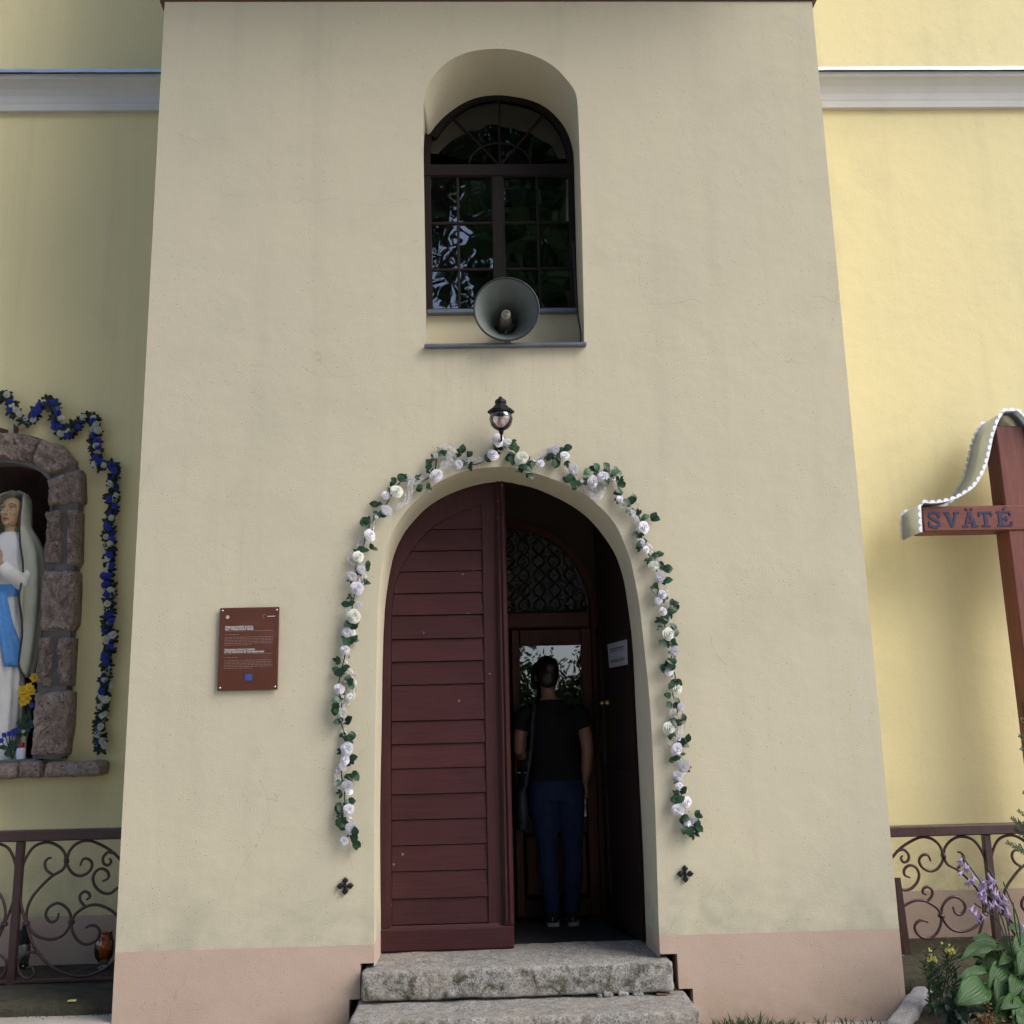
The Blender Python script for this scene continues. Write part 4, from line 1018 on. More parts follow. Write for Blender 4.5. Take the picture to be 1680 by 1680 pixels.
# closed buds and torn petals between the full blooms
BUD = rose_mesh('rose_bud', M['rose'], 9, .3)
for g in (gl, gr):
    pts = spline([px(a, b, -.02) for a, b in g], 5)
    for p in pts[3::7]:
        q = p+Vector((random.uniform(-.025, .025), -random.uniform(.005, .03), random.uniform(-.02, .02)))
        inst('bud', BUD, garl, face_to((random.uniform(-.8, .8), -.7, random.uniform(-.8, .8)), random.random()*6, random.uniform(.012, .020), q) @ Matrix.Diagonal((.7, .7, 1.5, 1)))
def tulle_piece(pts, w0, seed):
    r_ = random.Random(seed); P = spline([px(a, b, -.016-.012*r_.random()) for a, b in pts], 6); rings = []
    for i, p in enumerate(P):
        t = i/(len(P)-1); d = (P[min(i+1, len(P)-1)]-P[max(i-1, 0)]).normalized(); s_ = d.cross(Vector((0, -1, 0))).normalized()
        hw = w0*(.35+.65*math.sin(math.pi*(t*.9+.05))); tw = r_.uniform(-.3, .3)
        rings.append([p+s_*(hw*(k/3-1))+Vector((0, -.010*math.sin(k*2.2+i*1.3+tw)-.004, 0))+noise.noise_vector(p*60+Vector((k, 0, 0)))*.005 for k in range(7)])
    return MB().loft(rings, False, False).build('tulle_ribbon', M['tulle'], garl, True)
for i, (pts, w0) in enumerate([([(808,745),(790,755),(770,752),(755,758)], .02), ([(718,745),(735,735),(738,755),(722,770)], .035), ([(690,785),(675,795),(668,820),(650,835)], .022), ([(700,782),(680,790),(665,783)], .018),
        ([(615,850),(605,875),(590,895),(585,905)], .022), ([(582,905),(580,918),(592,925)], .03), ([(598,935),(595,955),(590,975)], .02), ([(560,1075),(568,1095),(578,1115),(578,1140),(570,1155)], .020), ([(568,1150),(555,1170),(575,1180)], .028), ([(565,1195),(568,1215)], .018),
        ([(560,1245),(554,1270),(556,1290),(563,1300)], .018), ([(566,1335),(575,1350),(582,1362)], .018), ([(825,735),(845,748),(862,755)], .014), ([(880,755),(895,745),(915,732)], .02), ([(930,765),(938,785),(950,800)], .02), ([(952,785),(965,800),(980,812),(985,795),(975,780)], .035), ([(985,775),(1005,780),(1013,800)], .022),
        ([(1010,815),(1020,828),(1028,822)], .02), ([(1040,845),(1048,860),(1046,878)], .018), ([(1057,885),(1068,905),(1072,920)], .018), ([(1090,960),(1092,980),(1085,992)], .016), ([(1093,1000),(1098,1025)], .016), ([(1100,1155),(1105,1175)], .022), ([(1115,1165),(1118,1190),(1110,1215)], .020), ([(1098,1215),(1112,1235),(1118,1250)], .022), ([(1112,1270),(1120,1290)], .016), ([(1130,1330),(1132,1352),(1128,1365)], .016)]):
    tulle_piece(pts, w0, i)

# ---- blue and cream rose garland round the shrine
bg_ = [(0,648),(12,655),(22,670),(35,688),(50,692),(62,680),(78,662),(92,668),(97,690),(103,712),(118,710),(135,690),(152,690),(160,700),(158,720),(158,740),(165,765),(180,765),(190,772),(188,800),(186,840),(182,875),(182,910),(180,950),(182,985),(180,1015),(182,1040),(178,1075),(180,1090),(175,1110),(175,1140),(170,1165),(165,1195),(170,1225),(172,1234)]
bgar = thing('blue_rose_garland', 'blue and cream silk rose garland hung around the shrine', 'garland', px(0, 648, NY))
path = spline([px(a, b, NY-.03) for a, b in bg_], 6)
def mir(p): return Vector((2*nich_c-p.x, p.y, p.z))
d_ = np.r_[0, np.cumsum([(path[i+1]-path[i]).length for i in range(len(path)-1)])]
def at(s_):
    i = int(np.searchsorted(d_, s_)); i = min(max(i, 1), len(path)-1); t = (s_-d_[i-1])/max(1e-6, d_[i]-d_[i-1]); return path[i-1].lerp(path[i], t)
for flip in (0, 1):
    lim = px(-10, 660, NY).x
    pth = [mir(p) for p in path if mir(p).x < lim] if flip else path
    MB().tube(pth, .006, 6).build('stem', M['stem'], bgar)
    s_ = .01; k = 0
    while s_ < d_[-1]:
        c = at(s_)
        for q in range(1 if k % 3 == 2 else 2):
            p = c + Vector((random.uniform(-.028, .028), -random.uniform(.020, .042), random.uniform(-.015, .015)))
            nrm = Vector((random.uniform(-.3, .5), -1, random.uniform(-.3, .3))); me = ROSEB if random.random() < .45 else ROSEC
            if flip:
                p = mir(p)
                if p.x > lim: continue
            inst('rose', me, bgar, face_to(nrm, random.random()*6, random.uniform(.018, .024), p))
        s_ += .042; k += 1
    s_ = 0
    while s_ < d_[-1]:
        c = at(s_)
        for q in range(2):
            p = c+Vector((random.uniform(-.012, .012), -.004-random.random()*.010, random.uniform(-.012, .012)))
            if flip and mir(p).x > lim: continue
            inst('leaf_cluster', random.choice(CLUS), bgar, face_to((random.uniform(-.5, .5), -1, random.uniform(-.4, .5)), random.random()*6, random.uniform(.046, .058), mir(p) if flip else p))
        s_ += .036

# ---- offerings in the niche
def flower_bunch(name, label, base, heads, mat, r, group=None, leafm=None):
    t_ = thing(name, label, 'flowers', base, group)
    for h in heads:
        h = Vector(h); mid = (Vector(base)+h)/2+Vector((random.uniform(-.01, .01), 0, .01))
        MB().tube(spline([base, mid, h], 4), .003, 5).build('stem', M['stem'], t_)
        mb = MB()
        for k in range(6):
            a = k*1.047+random.random()*.3; d = Vector((math.cos(a), -.35+random.uniform(-.2, .2), math.sin(a)))
            s1_ = d.cross(Vector((0, 1, 0))).normalized()
            v = [h, h+d*r*.55+s1_*r*.42+Vector((0, -r*.3, 0)), h+d*r*1.0+Vector((0, -r*.15, 0)), h+d*r*.55-s1_*r*.42+Vector((0, -r*.3, 0)), h+d*r*.6+Vector((0, -r*.5, 0))]
            mb.addm(v, [(0, 1, 4), (1, 2, 4), (2, 3, 4), (3, 0, 4)])
        mb.build('blossom', mat, t_, True)
        for q in range(2):
            b_ = mid+Vector((0, 0, random.uniform(-.02, .02))); ang = random.uniform(0, 6.28)
            d = Vector((math.cos(ang), -.3, math.sin(ang))).normalized(); xx = d.cross(Vector((0, -1, 0))).normalized(); nn = xx.cross(d)
            Mx = Matrix((xx, d, nn)).transposed().to_4x4(); Mx.translation = b_
            inst('leaf', LEAF[0], t_, Mx @ Matrix.Scale(.04, 4))
    return t_
yb = px(38, 1225, 1.08); yb.z = nz0
yf = flower_bunch('yellow_flowers', 'bright yellow flowers in a slim vase at the feet of the statue', yb, [px(a, b, 1.05) for a, b in ((38,1132),(50,1128),(40,1140),(53,1134),(40,1151),(46,1147),(58,1112))], M['yellow'], .034)
MB().lathe([(.0, 0), (.028, 0), (.02, .02), (.018, .1), (.026, .18), (.022, .18), (.014, .1), (.0, .02)], yb, 14).build('vase', M['plaster_veil'], yf, True)
bb = px(22, 1226, 1.06); bb.z = nz0
flower_bunch('blue_flowers', 'small blue flowers with green leaves lying before the statue', bb, [px(a, b, 1.03) for a, b in ((22,1200),(16,1204),(28,1198),(8,1206),(3,1215),(53,1157),(24,1204))], M['roseblue'], .020)
cb = px(34, 1240, 1.03); cb.z = nz0
cn_ = thing('candle', 'small white votive candle with red top in the shrine', 'candle', cb)
MB().lathe([(.0, 0), (.026, 0), (.027, .008), (.027, .062), (.022, .07), (.0, .07)], cb, 16).build('body', M['candle'], cn_, True)
MB().lathe([(.016, .07), (.019, .074), (.019, .098), (.012, .104), (.0, .104)], cb, 14).build('top', M['candlered'], cn_, True)
MB().tube([cb+Vector((0, 0, .10)), cb+Vector((.003, 0, .116))], .0018, 5).build('wick', M['ink'], cn_)

# ============================================================ RAILINGS
RY = .65
def zr(x, y): return (x/4.42, 1300+y/4.42)
pXl = px(*zr(118, 850), RY).x
SCROLL = [  # traced beside the post, zoomed photo coordinates
 [(480,500),(468,440),(420,388),(340,362),(240,400),(170,520),(150,650),(150,800),(190,950),(230,1080),(290,1180),(370,1260),(500,1322),(620,1332),(740,1290),(830,1215),(905,1120)],
 [(480,500),(455,560),(380,605),(300,680),(230,765),(195,860),(200,950),(260,1035),(370,1066),(460,1030),(512,945),(505,870),(455,815),(400,806),(345,845),(333,900),(370,940),(412,922),(426,875)],
 [(385,600),(338,562),(326,515),(345,482),(374,474)],
 [(482,498),(505,425),(560,370),(640,350),(720,375),(800,420),(865,480),(930,560),(960,640),(930,700),(860,690),(800,732),(740,725),(690,680),(674,620),(698,570),(742,553),(782,578),(784,622),(742,645)],
 [(484,500),(495,545),(535,592),(590,605),(648,572),(668,520),(642,485),(602,485),(580,532)],
 [(838,445),(785,434),(748,472),(752,515),(785,528),(806,500),(792,478)],
 [(518,940),(545,885),(620,830),(700,815),(780,840),(845,890),(900,970),(915,1070),(905,1120)],
 [(622,830),(585,790),(580,748),(610,720),(645,732),(650,762),(624,778)],
 [(518,945),(524,1000),(555,1062),(610,1100),(670,1090),(714,1050),(722,1000),(685,965),(640,970),(620,986)],
 [(300,1182),(250,1160),(200,1166),(150,1205),(130,1262),(150,1322),(190,1350),(230,1340),(248,1302),(226,1265),(190,1275)],
]
COLLARS = [(482,497),(190,950),(518,940)]
def railing(name, label, post_x, x0, x1, dirs, zr1, zb_):
    base = Vector((post_x, RY, TZ-.01)); t_ = thing(name, label, 'railing', base)
    zr0 = zr1-.055; dz = zr1-px(100, 1362, RY).z
    MB().bbox((x0, RY-.045, zr0), (x1, RY+.045, zr1+.004), .006).build('top_rail', M['rail'], t_)
    MB().bbox((x0+.002, RY-.016, zb_-.012), (x1-.002, RY+.016, zb_+.006), .003).build('bottom_rail', M['rail'], t_)
    for dx, sgn in dirs:
        if sgn == 0: continue
        sx = post_x+dx
        for c in SCROLL:
            pts = [Vector((sx+sgn*(px(*zr(*q), RY).x-pXl), RY, px(*zr(*q), RY).z+dz)) for q in c]
            pp = spline(pts, 5); L = len(pp)
            rad = [.0085*(1 if i < L-8 else .62+.38*(L-1-i)/8) for i in range(L)]
            MB().tube(pp, rad, 8).build('scroll', M['rail'], t_, True)
        for q in COLLARS:
            p = Vector((sx+sgn*(px(*zr(*q), RY).x-pXl), RY, px(*zr(*q), RY).z+dz))
            MB().lathe([(.012, -.012), (.019, -.008), (.021, 0), (.019, .008), (.012, .012)], p, 12, (1 if q[1] == 497 else .2, 0, .2 if q[1] == 497 else 1)).build('collar', M['rail'], t_, True)
    for dx in sorted(set(d[0] for d in dirs)):
        MB().bbox((post_x+dx-.021, RY-.021, TZ-.03), (post_x+dx+.021, RY+.021, zr0-.001), .004).build('post', M['rail'], t_)
    return t_
rx_r = px(1618, 1380, RY).x
railing('iron_railing', 'brown scrolled iron railing in front of the stone shrine', pXl, -4.4, TX0-.003, ((0, 1), (0, -1), (-1.55, 0)), px(100, 1362, RY).z, px(100, 1607, RY).z)
rr_ = railing('iron_railing', 'brown scrolled iron railing between the flower bed and wooden cross', rx_r, TX1+.003, 4.6, ((0, -1), (0, 1), (1.55, 0)), px(1560, 1354, RY).z, px(1540, 1589, RY).z)
# rusty foot plate and prop beside the tower on the bed side
mb = MB(); p0 = px(1472, 1440, RY-.05); p1 = px(1487, 1566, RY-.12)
MB().tube([p0, p1], [(.013, .02), (.018, .028)], 4).build('prop', M['rail'], rr_)
a = px(1486, 1568, .32); MB().bbox((TX1+.004, .20, TZ-.02), (TX1+.07, .50, TZ+.05), .01).build('foot_plate', M['brownmetal'], rr_)

# ============================================================ GRAVE LANTERNS ON THE TERRACE
b1 = pz(36, 1590, TZ); ln1 = thing('grave_lantern', 'tall glass grave lantern with black plastic cap behind the railing post', 'lantern', b1)
MB().lathe([(0, 0), (.036, 0), (.038, .01), (.036, .04), (.040, .07), (.042, .12), (.036, .145), (.030, .15)], b1, 18).build('jar', M['clearglass'], ln1, True)
MB().lathe([(0, .006), (.026, .006), (.026, .07), (0, .07)], b1, 14).build('wax_insert', M['silkleaf2'], ln1, True)
MB().lathe([(.040, .148), (.041, .165), (.030, .185), (.026, .22), (.017, .225), (.017, .245), (0, .248)], b1, 18).build('cap', M['black'], ln1, True)
b2 = pz(169, 1590, TZ); ln2 = thing('grave_lantern', 'bulbous amber glass grave lantern standing close to the tower', 'lantern', b2)
MB().lathe([(0, 0), (.034, 0), (.036, .008), (.018, .02), (.016, .03), (.036, .05)], b2, 20).build('foot', M['clearglass'], ln2, True)
MB().lathe([(.030, .045), (.050, .07), (.058, .11), (.056, .15), (.046, .185), (.042, .205), (.046, .212), (.038, .205), (.050, .15), (.05, .1), (.03, .055)], b2, 22).build('bowl', M['amberglass'], ln2, True)
MB().lathe([(0, .055), (.028, .06), (.028, .11), (0, .11)], b2, 14).build('wax_insert', M['candle'], ln2, True)

# ============================================================ PLAQUE
PQ = -.022
A, B, Cq, D = px(362, 997, PQ), px(459, 996, PQ), px(455, 1132, PQ), px(355, 1133, PQ)
x0, x1 = (A.x+D.x)/2, (B.x+Cq.x)/2; z1, z0 = (A.z+B.z)/2, (Cq.z+D.z)/2
plq = thing('information_plaque', 'brown information plaque with white lettering screwed to the tower wall', 'plaque', ((x0+x1)/2, 0, z0))
MB().bbox((x0, PQ, z0), (x1, PQ+.010, z1), .002).build('panel', M['plaque'], plq)
for (u, v_) in ((.045, .035), (.955, .035), (.045, .965), (.955, .965)):
    c = Vector((x0+(x1-x0)*u, PQ, z0+(z1-z0)*v_)); MB().lathe([(.0058, 0), (.0058, .003), (.003, .005), (0, .0052)], c, 12, (0, -1, 0)).build('screw', M['steel'], plq, True)
    MB().tube([c+Vector((0, .009, 0)), c+Vector((0, .024, 0))], .006, 8).build('spacer', M['steel'], plq)
def text_obj(body, size, mat, parent, x, z, Y, width=None, name='lettering', bold=0.0):
    cu = bpy.data.curves.new('txt', 'FONT'); cu.body = body; cu.size = size; cu.offset = bold; cu.resolution_u = 2
    o = bpy.data.objects.new('txt', cu); col.objects.link(o); bpy.context.view_layer.update()
    me = bpy.data.meshes.new_from_object(o.evaluated_get(bpy.context.evaluated_depsgraph_get())); bpy.data.objects.remove(o)
    vs_ = [v_.co.copy() for v_ in me.vertices]; wd = max(v_.x for v_ in vs_)-min(v_.x for v_ in vs_); mx = min(v_.x for v_ in vs_)
    k = (width/wd) if width else 1
    return mobj(name, [(x+(v_.x-mx)*k, Y, z+v_.y) for v_ in vs_], [tuple(p.vertices) for p in me.polygons], mat, parent)
W, H = x1-x0, z1-z0
TY = PQ-.0015
def tx(u): return x0+W*u
def tzv(v_): return z1-H*v_
text_obj('RÍMSKOKATOLÍCKY KOSTOL', .0135, M['print'], plq, tx(.10), tzv(.247), TY, W*.47, bold=.0005)
text_obj('NAVŠTÍVENIA PANNY MÁRIE', .0135, M['print'], plq, tx(.10), tzv(.275), TY, W*.47, bold=.0005)
text_obj('THE ROMAN CATHOLIC CHURCH', .0135, M['print'], plq, tx(.095), tzv(.522), TY, W*.51, bold=.0005)
text_obj('OF THE VISITATION OF THE VIRGIN MARY', .0135, M['print'], plq, tx(.095), tzv(.550), TY, W*.67, bold=.0005)
for (v_, u0, u1) in ((.287, .10, .90), (.562, .095, .90)):
    MB().box((tx(u0), TY, tzv(v_)-.0007), (tx(u1), TY+.001, tzv(v_)+.0007)).build('rule_line', M['printdim'], plq)
rr2 = random.Random(5)
for (va, vb, nlines) in ((.33, .33, 1), (.36, .455, 6), (.605, .605, 1), (.64, .735, 6)):
    for k in range(nlines):
        v_ = va+(vb-va)*k/max(1, nlines-1); mb = MB(); u = .095; end = .33 if nlines == 1 else (.90 if k < nlines-1 else rr2.uniform(.35, .6))
        while u < end:                              # words too small to read: short dashes
            w_ = rr2.uniform(.02, .07); mb.box((tx(u), TY, tzv(v_)-.0009), (tx(min(u+w_, end)), TY+.001, tzv(v_)+.0009)); u += w_+.012
        mb.build('small_print', M['printdim'], plq)
c = (tx(.135), tzv(.115)); 
mb = MB(); mb.loft([[Vector((c[0]+r*math.cos(a), TY, c[1]+r*math.sin(a))) for a in np.linspace(0, 2*math.pi, 24, endpoint=False)] for r in (.0095, .0070)], False); mb.build('emblem_ring', M['print'], plq)
MB().prism([(c[0]-.004, c[1]-.004), (c[0]+.004, c[1]-.004), (c[0]+.0045, c[1]+.003), (c[0], c[1]+.006), (c[0]-.0045, c[1]+.003)], TY, TY+.001).build('emblem', M['print'], plq)
MB().box((tx(.80), TY, tzv(.118)), (tx(.93), TY+.001, tzv(.118)+.004)).build('logo_lettering', M['print'], plq)
MB().tube([Vector((tx(.745)+.007*math.cos(a), TY, tzv(.112)+.010*math.sin(a))) for a in np.linspace(.4, 5.2, 14)], .0010, 5).build('logo_mark', M['printdim'], plq)
MB().box((tx(.455), TY, tzv(.885)), (tx(.57), TY+.001, tzv(.81))).build('blue_label', M['printblue'], plq)

# ============================================================ IRON QUATREFOILS
for (a, b, lab) in ((566, 1454, 'black iron four-petal wall ornament on the plaque side of the door'), (1125, 1434, 'black iron four-petal wall ornament on the cross side of the door')):
    c = px(a, b, -.02); mb = MB(); q = thing('wall_ornament', lab, 'ornament', (c.x, 0, c.z))
    for k in range(4):
        an = k*math.pi/2
        prof_ = [(.002, -.004), (.014, -.005), (.024, -.015), (.031, -.013), (.044, 0), (.031, .013), (.024, .015), (.014, .005), (.002, .004)]
        front = []
        R2 = lambda u, w_: (c.x+u*math.cos(an)-w_*math.sin(an), c.z+u*math.sin(an)+w_*math.cos(an))
        ring0 = [Vector((R2(u, w_)[0], -.002, R2(u, w_)[1])) for u, w_ in prof_]
        ring1 = [Vector((R2(u, w_)[0], -.016, R2(u, w_)[1])) for u, w_ in prof_]
        ring2 = [Vector((R2(.022+(u-.022)*.72, w_*.6)[0], -.020, R2(.022+(u-.022)*.72, w_*.6)[1])) for u, w_ in prof_]
        MB().loft([ring2, ring1, ring0], True).build('petal', M['black'], q)
    MB().lathe([(.007, -.002), (.007, .020), (.004, .024), (0, .025)], (c.x, 0, c.z), 10, (0, -1, 0)).build('boss', M['black'], q, True)

# ============================================================ HORN LOUDSPEAKER
hcn = px(831, 507, -.10); rad = 57/(1680/5.5)*.99
horn = thing('horn_loudspeaker', 'grey horn loudspeaker pointing out over the window sill', 'loudspeaker', (hcn.x, .1, wsill))
ax = Vector((0, -1, -.08)).normalized()
dep = [(rad*1.0, 0), (rad*.985, .004), (rad*.93, -.03), (rad*.82, -.075), (rad*.68, -.125), (rad*.54, -.175), (rad*.43, -.225), (rad*.37, -.28), (rad*.35, -.34)]
MB().lathe(dep[1:] + [(rad*.0, -.342)], hcn, 48, ax).build('bell', M['horn'], horn, True)
MB().lathe([(r+.004, h-.004) for r, h in dep[1:]] + [(.001, -.35)], hcn, 48, ax).build('bell_back', M['horn'], horn, True)
tr = [hcn+ax.to_track_quat('Z', 'Y') @ Vector((rad*math.cos(a), rad*math.sin(a), 0)) for a in np.linspace(0, 2*math.pi, 49)]
MB().tube(tr, .006, 8, False).build('rim', M['hornrim'], horn, True)
ph = hcn - ax*.342
MB().lathe([(rad*.28, 0), (rad*.23, .06), (rad*.18, .15), (rad*.155, .22), (rad*.15, .245), (rad*.13, .251), (0, .252)], ph, 24, ax).build('phase_plug', M['hornplug'], horn, True)
tip = ph+ax*.2535
for r in (rad*.045, rad*.09): 
    MB().tube([tip+ax.to_track_quat('Z', 'Y') @ Vector((r*math.cos(a), r*math.sin(a), 0)) for a in np.linspace(.3, 5.6, 20)], .0014, 5).build('plug_mark', M['ink'], horn)
bk = ph-ax*.0; MB().lathe([(.055, .012), (.06, 0), (.06, -.10), (.045, -.115), (0, -.117)], bk, 24, ax).build('driver', M['horn'], horn, True)
MB().bbox((hcn.x-.02, -.01, wsill+.004), (hcn.x+.02, .03, wsill+.02), .003).build('bracket_foot', M['darkzinc'], horn)
MB().tube([(hcn.x, .01, wsill+.01), (hcn.x, .05, wsill+.06), (hcn.x, .12, hcn.z-.05)], .010, 6).build('bracket', M['darkzinc'], horn)

MB().tube(spline([ph-ax*.11, (hcn.x+.06, .30, wsill+.10), (hcn.x+.16, .20, wsill+.03), (hcn.x+.30, .12, wsill+.016), (WO[-1][0]-.012, .10, wsill+.05), (WO[-1][0]-.012, .22, wsill+.35), (WO[-1][0]-.010, .30, wsill+.8)], 6), .005, 6).build('cable', M['hornrim'], horn, True)

# ============================================================ WALL LANTERN
lc = px(822, 688, -.15); lr = 20.5/(1680/5.45)
lan = thing('wall_lantern', 'small wall lantern with black cap and smoky glass globe above the door', 'lantern', (lc.x, 0, lc.z-.1))
MB().lathe([(lr*.25, -lr*.97), (lr*.6, -lr*.80), (lr*.85, -lr*.52), (lr, -.001), (lr*.94, lr*.34), (lr*.80, lr*.62)], lc, 28).build('globe', M['globe'], lan, True)
zc = lc.z+lr*.55
cap = MB().lathe([(0, -.002), (.060, -.004), (.072, .0), (.074, .012), (.062, .020), (.046, .032), (.036, .045), (.028, .048), (.033, .060), (.030, .074), (.018, .080), (.012, .088), (.005, .096), (0, .098)], (lc.x, lc.y, zc), 8).build('cap', M['black'], lan)
for k in range(8):
    a = k*math.pi/4; MB().sphere((lc.x+.065*math.cos(a), lc.y+.065*math.sin(a), zc+.006), (.010, .010, .009), 6, 5).build('cap_lobe', M['black'], lan)
MB().lathe([(0, -.02), (.010, -.02), (.014, -.004), (.018, .002), (.010, .008), (0, .01)], (lc.x, lc.y, lc.z-lr*.98), 14).build('holder', M['black'], lan, True)
MB().lathe([(0, 0), (.016, .006), (.022, .03), (.016, .055), (0, .062)], (lc.x, lc.y, lc.z-.045), 14).build('bulb', M['bulb'], lan, True)
MB().tube(spline([(lc.x, lc.y, lc.z-lr-.008), (lc.x, lc.y+.012, lc.z-lr-.026), (lc.x, lc.y+.06, lc.z-lr-.034), (lc.x, -.01, lc.z-lr-.030)], 6), .006, 8).build('arm', M['black'], lan, True)
MB().lathe([(.04, 0), (.04, .008), (.02, .02), (0, .022)], (lc.x, 0, lc.z-lr-.03), 16, (0, -1, 0)).build('wall_plate', M['black'], lan, True)

# ============================================================ WOODEN CROSS WITH METAL ROOF
CY = .72                                         # front face of the cross, just off the nave wall
TH = .165
xa = px(1652, 850, CY).x; pw = .18
cross = thing('wooden_cross', 'brown wooden cross with scalloped metal roof against the yellow wall', 'cross', (xa+pw/2, CY+TH/2, .02))
ztopc = px(1652, 688, CY).z-.045
MB().bbox((xa, CY, -.05), (xa+pw, CY+TH, ztopc), .006).build('post', M['crosswood'], cross)
za1, za0 = px(1560, 831, CY).z, px(1560, 872, CY).z
xe0 = px(1513, 852, CY).x; xe1 = 2*(xa+pw/2)-xe0
arm = MB().bbox((xe0, CY-.012, za0), (xe1, CY+TH-.012, za1), .006).build('arm', M['crosswood_h'], cross)
# carved letters, slab serifs, on the near half of the arm
def stroke(pts, w_): 
    P = [Vector((a, 0, b)) for a, b in pts]; out_l, out_r = [], []
    for i, p in enumerate(P):
        d = (P[min(i+1, len(P)-1)]-P[max(i-1, 0)]).normalized(); n_ = Vector((-d.z, 0, d.x)); hw = (w_[i] if hasattr(w_, '__len__') else w_)/2
        out_l.append((p.x+n_.x*hw, p.z+n_.z*hw)); out_r.append((p.x-n_.x*hw, p.z-n_.z*hw))
    return out_l+out_r[::-1]
GL = {
 'S': [stroke([(p.x, p.z) for p in spline([(.80,0,.74),(.74,0,.90),(.5,0,.98),(.24,0,.90),(.20,0,.70),(.42,0,.55),(.66,0,.42),(.80,0,.25),(.70,0,.07),(.45,0,.02),(.22,0,.08),(.14,0,.28)], 4)], .17), [(.72,.62),(.88,.62),(.88,1.0),(.80,1.0)], [(.08,0),(.14,0),(.22,.4),(.08,.4)]],
 'V': [[(.06,1),(.30,1),(.55,.24),(.46,0),(.40,0)], [(.70,1),(.86,1),(.55,0),(.44,0),(.42,.06)], [(.0,.90),(.38,.90),(.38,1),(.0,1)], [(.62,.90),(.96,.90),(.96,1),(.62,1)]],
 'A': [[(.42,1),(.56,1),(.90,0),(.66,0),(.44,.74)], [(.40,.92),(.48,.86),(.24,0),(.12,0)], [(.26,.26),(.72,.26),(.69,.38),(.29,.38)], [(.02,0),(.36,0),(.36,.10),(.02,.10)], [(.56,0),(.98,0),(.98,.10),(.56,.10)], [(.28,1.10),(.42,1.10),(.42,1.22),(.28,1.22)], [(.58,1.10),(.72,1.10),(.72,1.22),(.58,1.22)]],
 'T': [[(.39,0),(.61,0),(.61,.9),(.39,.9)], [(.05,.86),(.95,.86),(.95,1),(.05,1)], [(.05,.66),(.13,.66),(.20,.88),(.05,.88)], [(.95,.66),(.87,.66),(.80,.88),(.95,.88)], [(.24,0),(.76,0),(.76,.10),(.24,.10)]],
 'E': [[(.16,0),(.38,0),(.38,1),(.16,1)], [(.05,.88),(.88,.88),(.88,1),(.05,1)], [(.05,0),(.92,0),(.92,.12),(.05,.12)], [(.38,.44),(.66,.44),(.66,.56),(.38,.56)], [(.58,.34),(.66,.34),(.66,.66),(.58,.66)], [(.88,.70),(.80,.70),(.74,.90),(.88,.90)], [(.92,.32),(.84,.32),(.76,.10),(.92,.10)], [(.42,1.07),(.52,1.07),(.70,1.26),(.54,1.26)]],
}
lx = [(1519,1544),(1547,1574),(1576,1603),(1603,1628),(1632,1661)]
zl = px(1590, 866, CY).z+.004; lh = px(1590, 838, CY).z-zl
for ch, (pa, pb) in zip('SVATE', lx):
    a, b = px(pa, 850, CY).x, px(pb, 850, CY).x; mb = MB()
    for i, poly in enumerate(GL[ch]):
        mb.prism([(a+u*(b-a), zl+w_*lh*.92) for u, w_ in poly], CY-.0155-.0004*i, CY-.011)
    mb.build('letter', M['navy'], arm)
# roof sheet: S-curve from the arm end to the post top, mirrored on the far arm
def zc4(x, y): return (1440+x/5.25, 640+y/5.25)
fe = [zc4(*p) for p in [(385,1222),(378,1100),(374,1000),(400,972),(480,975),(570,965),(660,940),(740,900),(830,835),(900,735),(940,640),(965,550),(985,450),(1002,380),(1050,250),(1100,180),(1170,140),(1290,128)]]
YF, YB = CY-.05, CY+TH+.08
fw = [px(a, b, YF) for a, b in fe]; cxm = xa+pw/2
fw = [p for p in fw if p.x < cxm]
prof2 = [(p.x, p.z) for p in fw[:3]] + [(p.x, p.z) for p in spline(fw[3:], 5)]
full = prof2 + [(2*cxm-x, z) for x, z in prof2[::-1]]
rings = [[Vector((x, YF, z)), Vector((x, (YF+YB)/2, z+.004)), Vector((x, YB, z))] for x, z in full]
roof = MB().loft(rings, False, False).build('roof_sheet', M['zinc'], cross, True)
roof.modifiers.new('solid', 'SOLIDIFY').thickness = .002
M['tin'] = plain('white_tin', (.72, .73, .76), (.60, .62, .66), 20, .35, 60, .05, metallic=.35)
P = np.array([(x, z) for x, z in full]); dd = np.r_[0, np.cumsum(np.hypot(*np.diff(P, axis=0).T))]
def half_disc(name, c, up_, rr_, y, full_=False):
    up_ = Vector(up_).normalized(); sd_ = Vector((up_.z, 0, -up_.x)); c = Vector(c)
    an = np.linspace(0, 2*math.pi, 13)[:-1] if full_ else np.linspace(0, math.pi, 9)
    r1 = [c+sd_*rr_*math.cos(a)+up_*rr_*math.sin(a) for a in an]
    return MB().loft([[p for p in r1], [p+Vector((0, .0015, 0)) for p in r1]], True).build(name, M['tin'], roof)
s_ = .02; 
while s_ < dd[-1]-.01:
    x = float(np.interp(s_, dd, P[:, 0])); z = float(np.interp(s_, dd, P[:, 1]))
    x2 = float(np.interp(s_+.01, dd, P[:, 0])); z2 = float(np.interp(s_+.01, dd, P[:, 1]))
    t_ = Vector((x2-x, 0, z2-z)).normalized(); n_ = Vector((-t_.z, 0, t_.x))
    half_disc('scallop', (x, YF-.001, z), n_, .022, YF)
    half_disc('scallop', (x, YB+.001, z), n_, .022, YB, True)
    s_ += .046

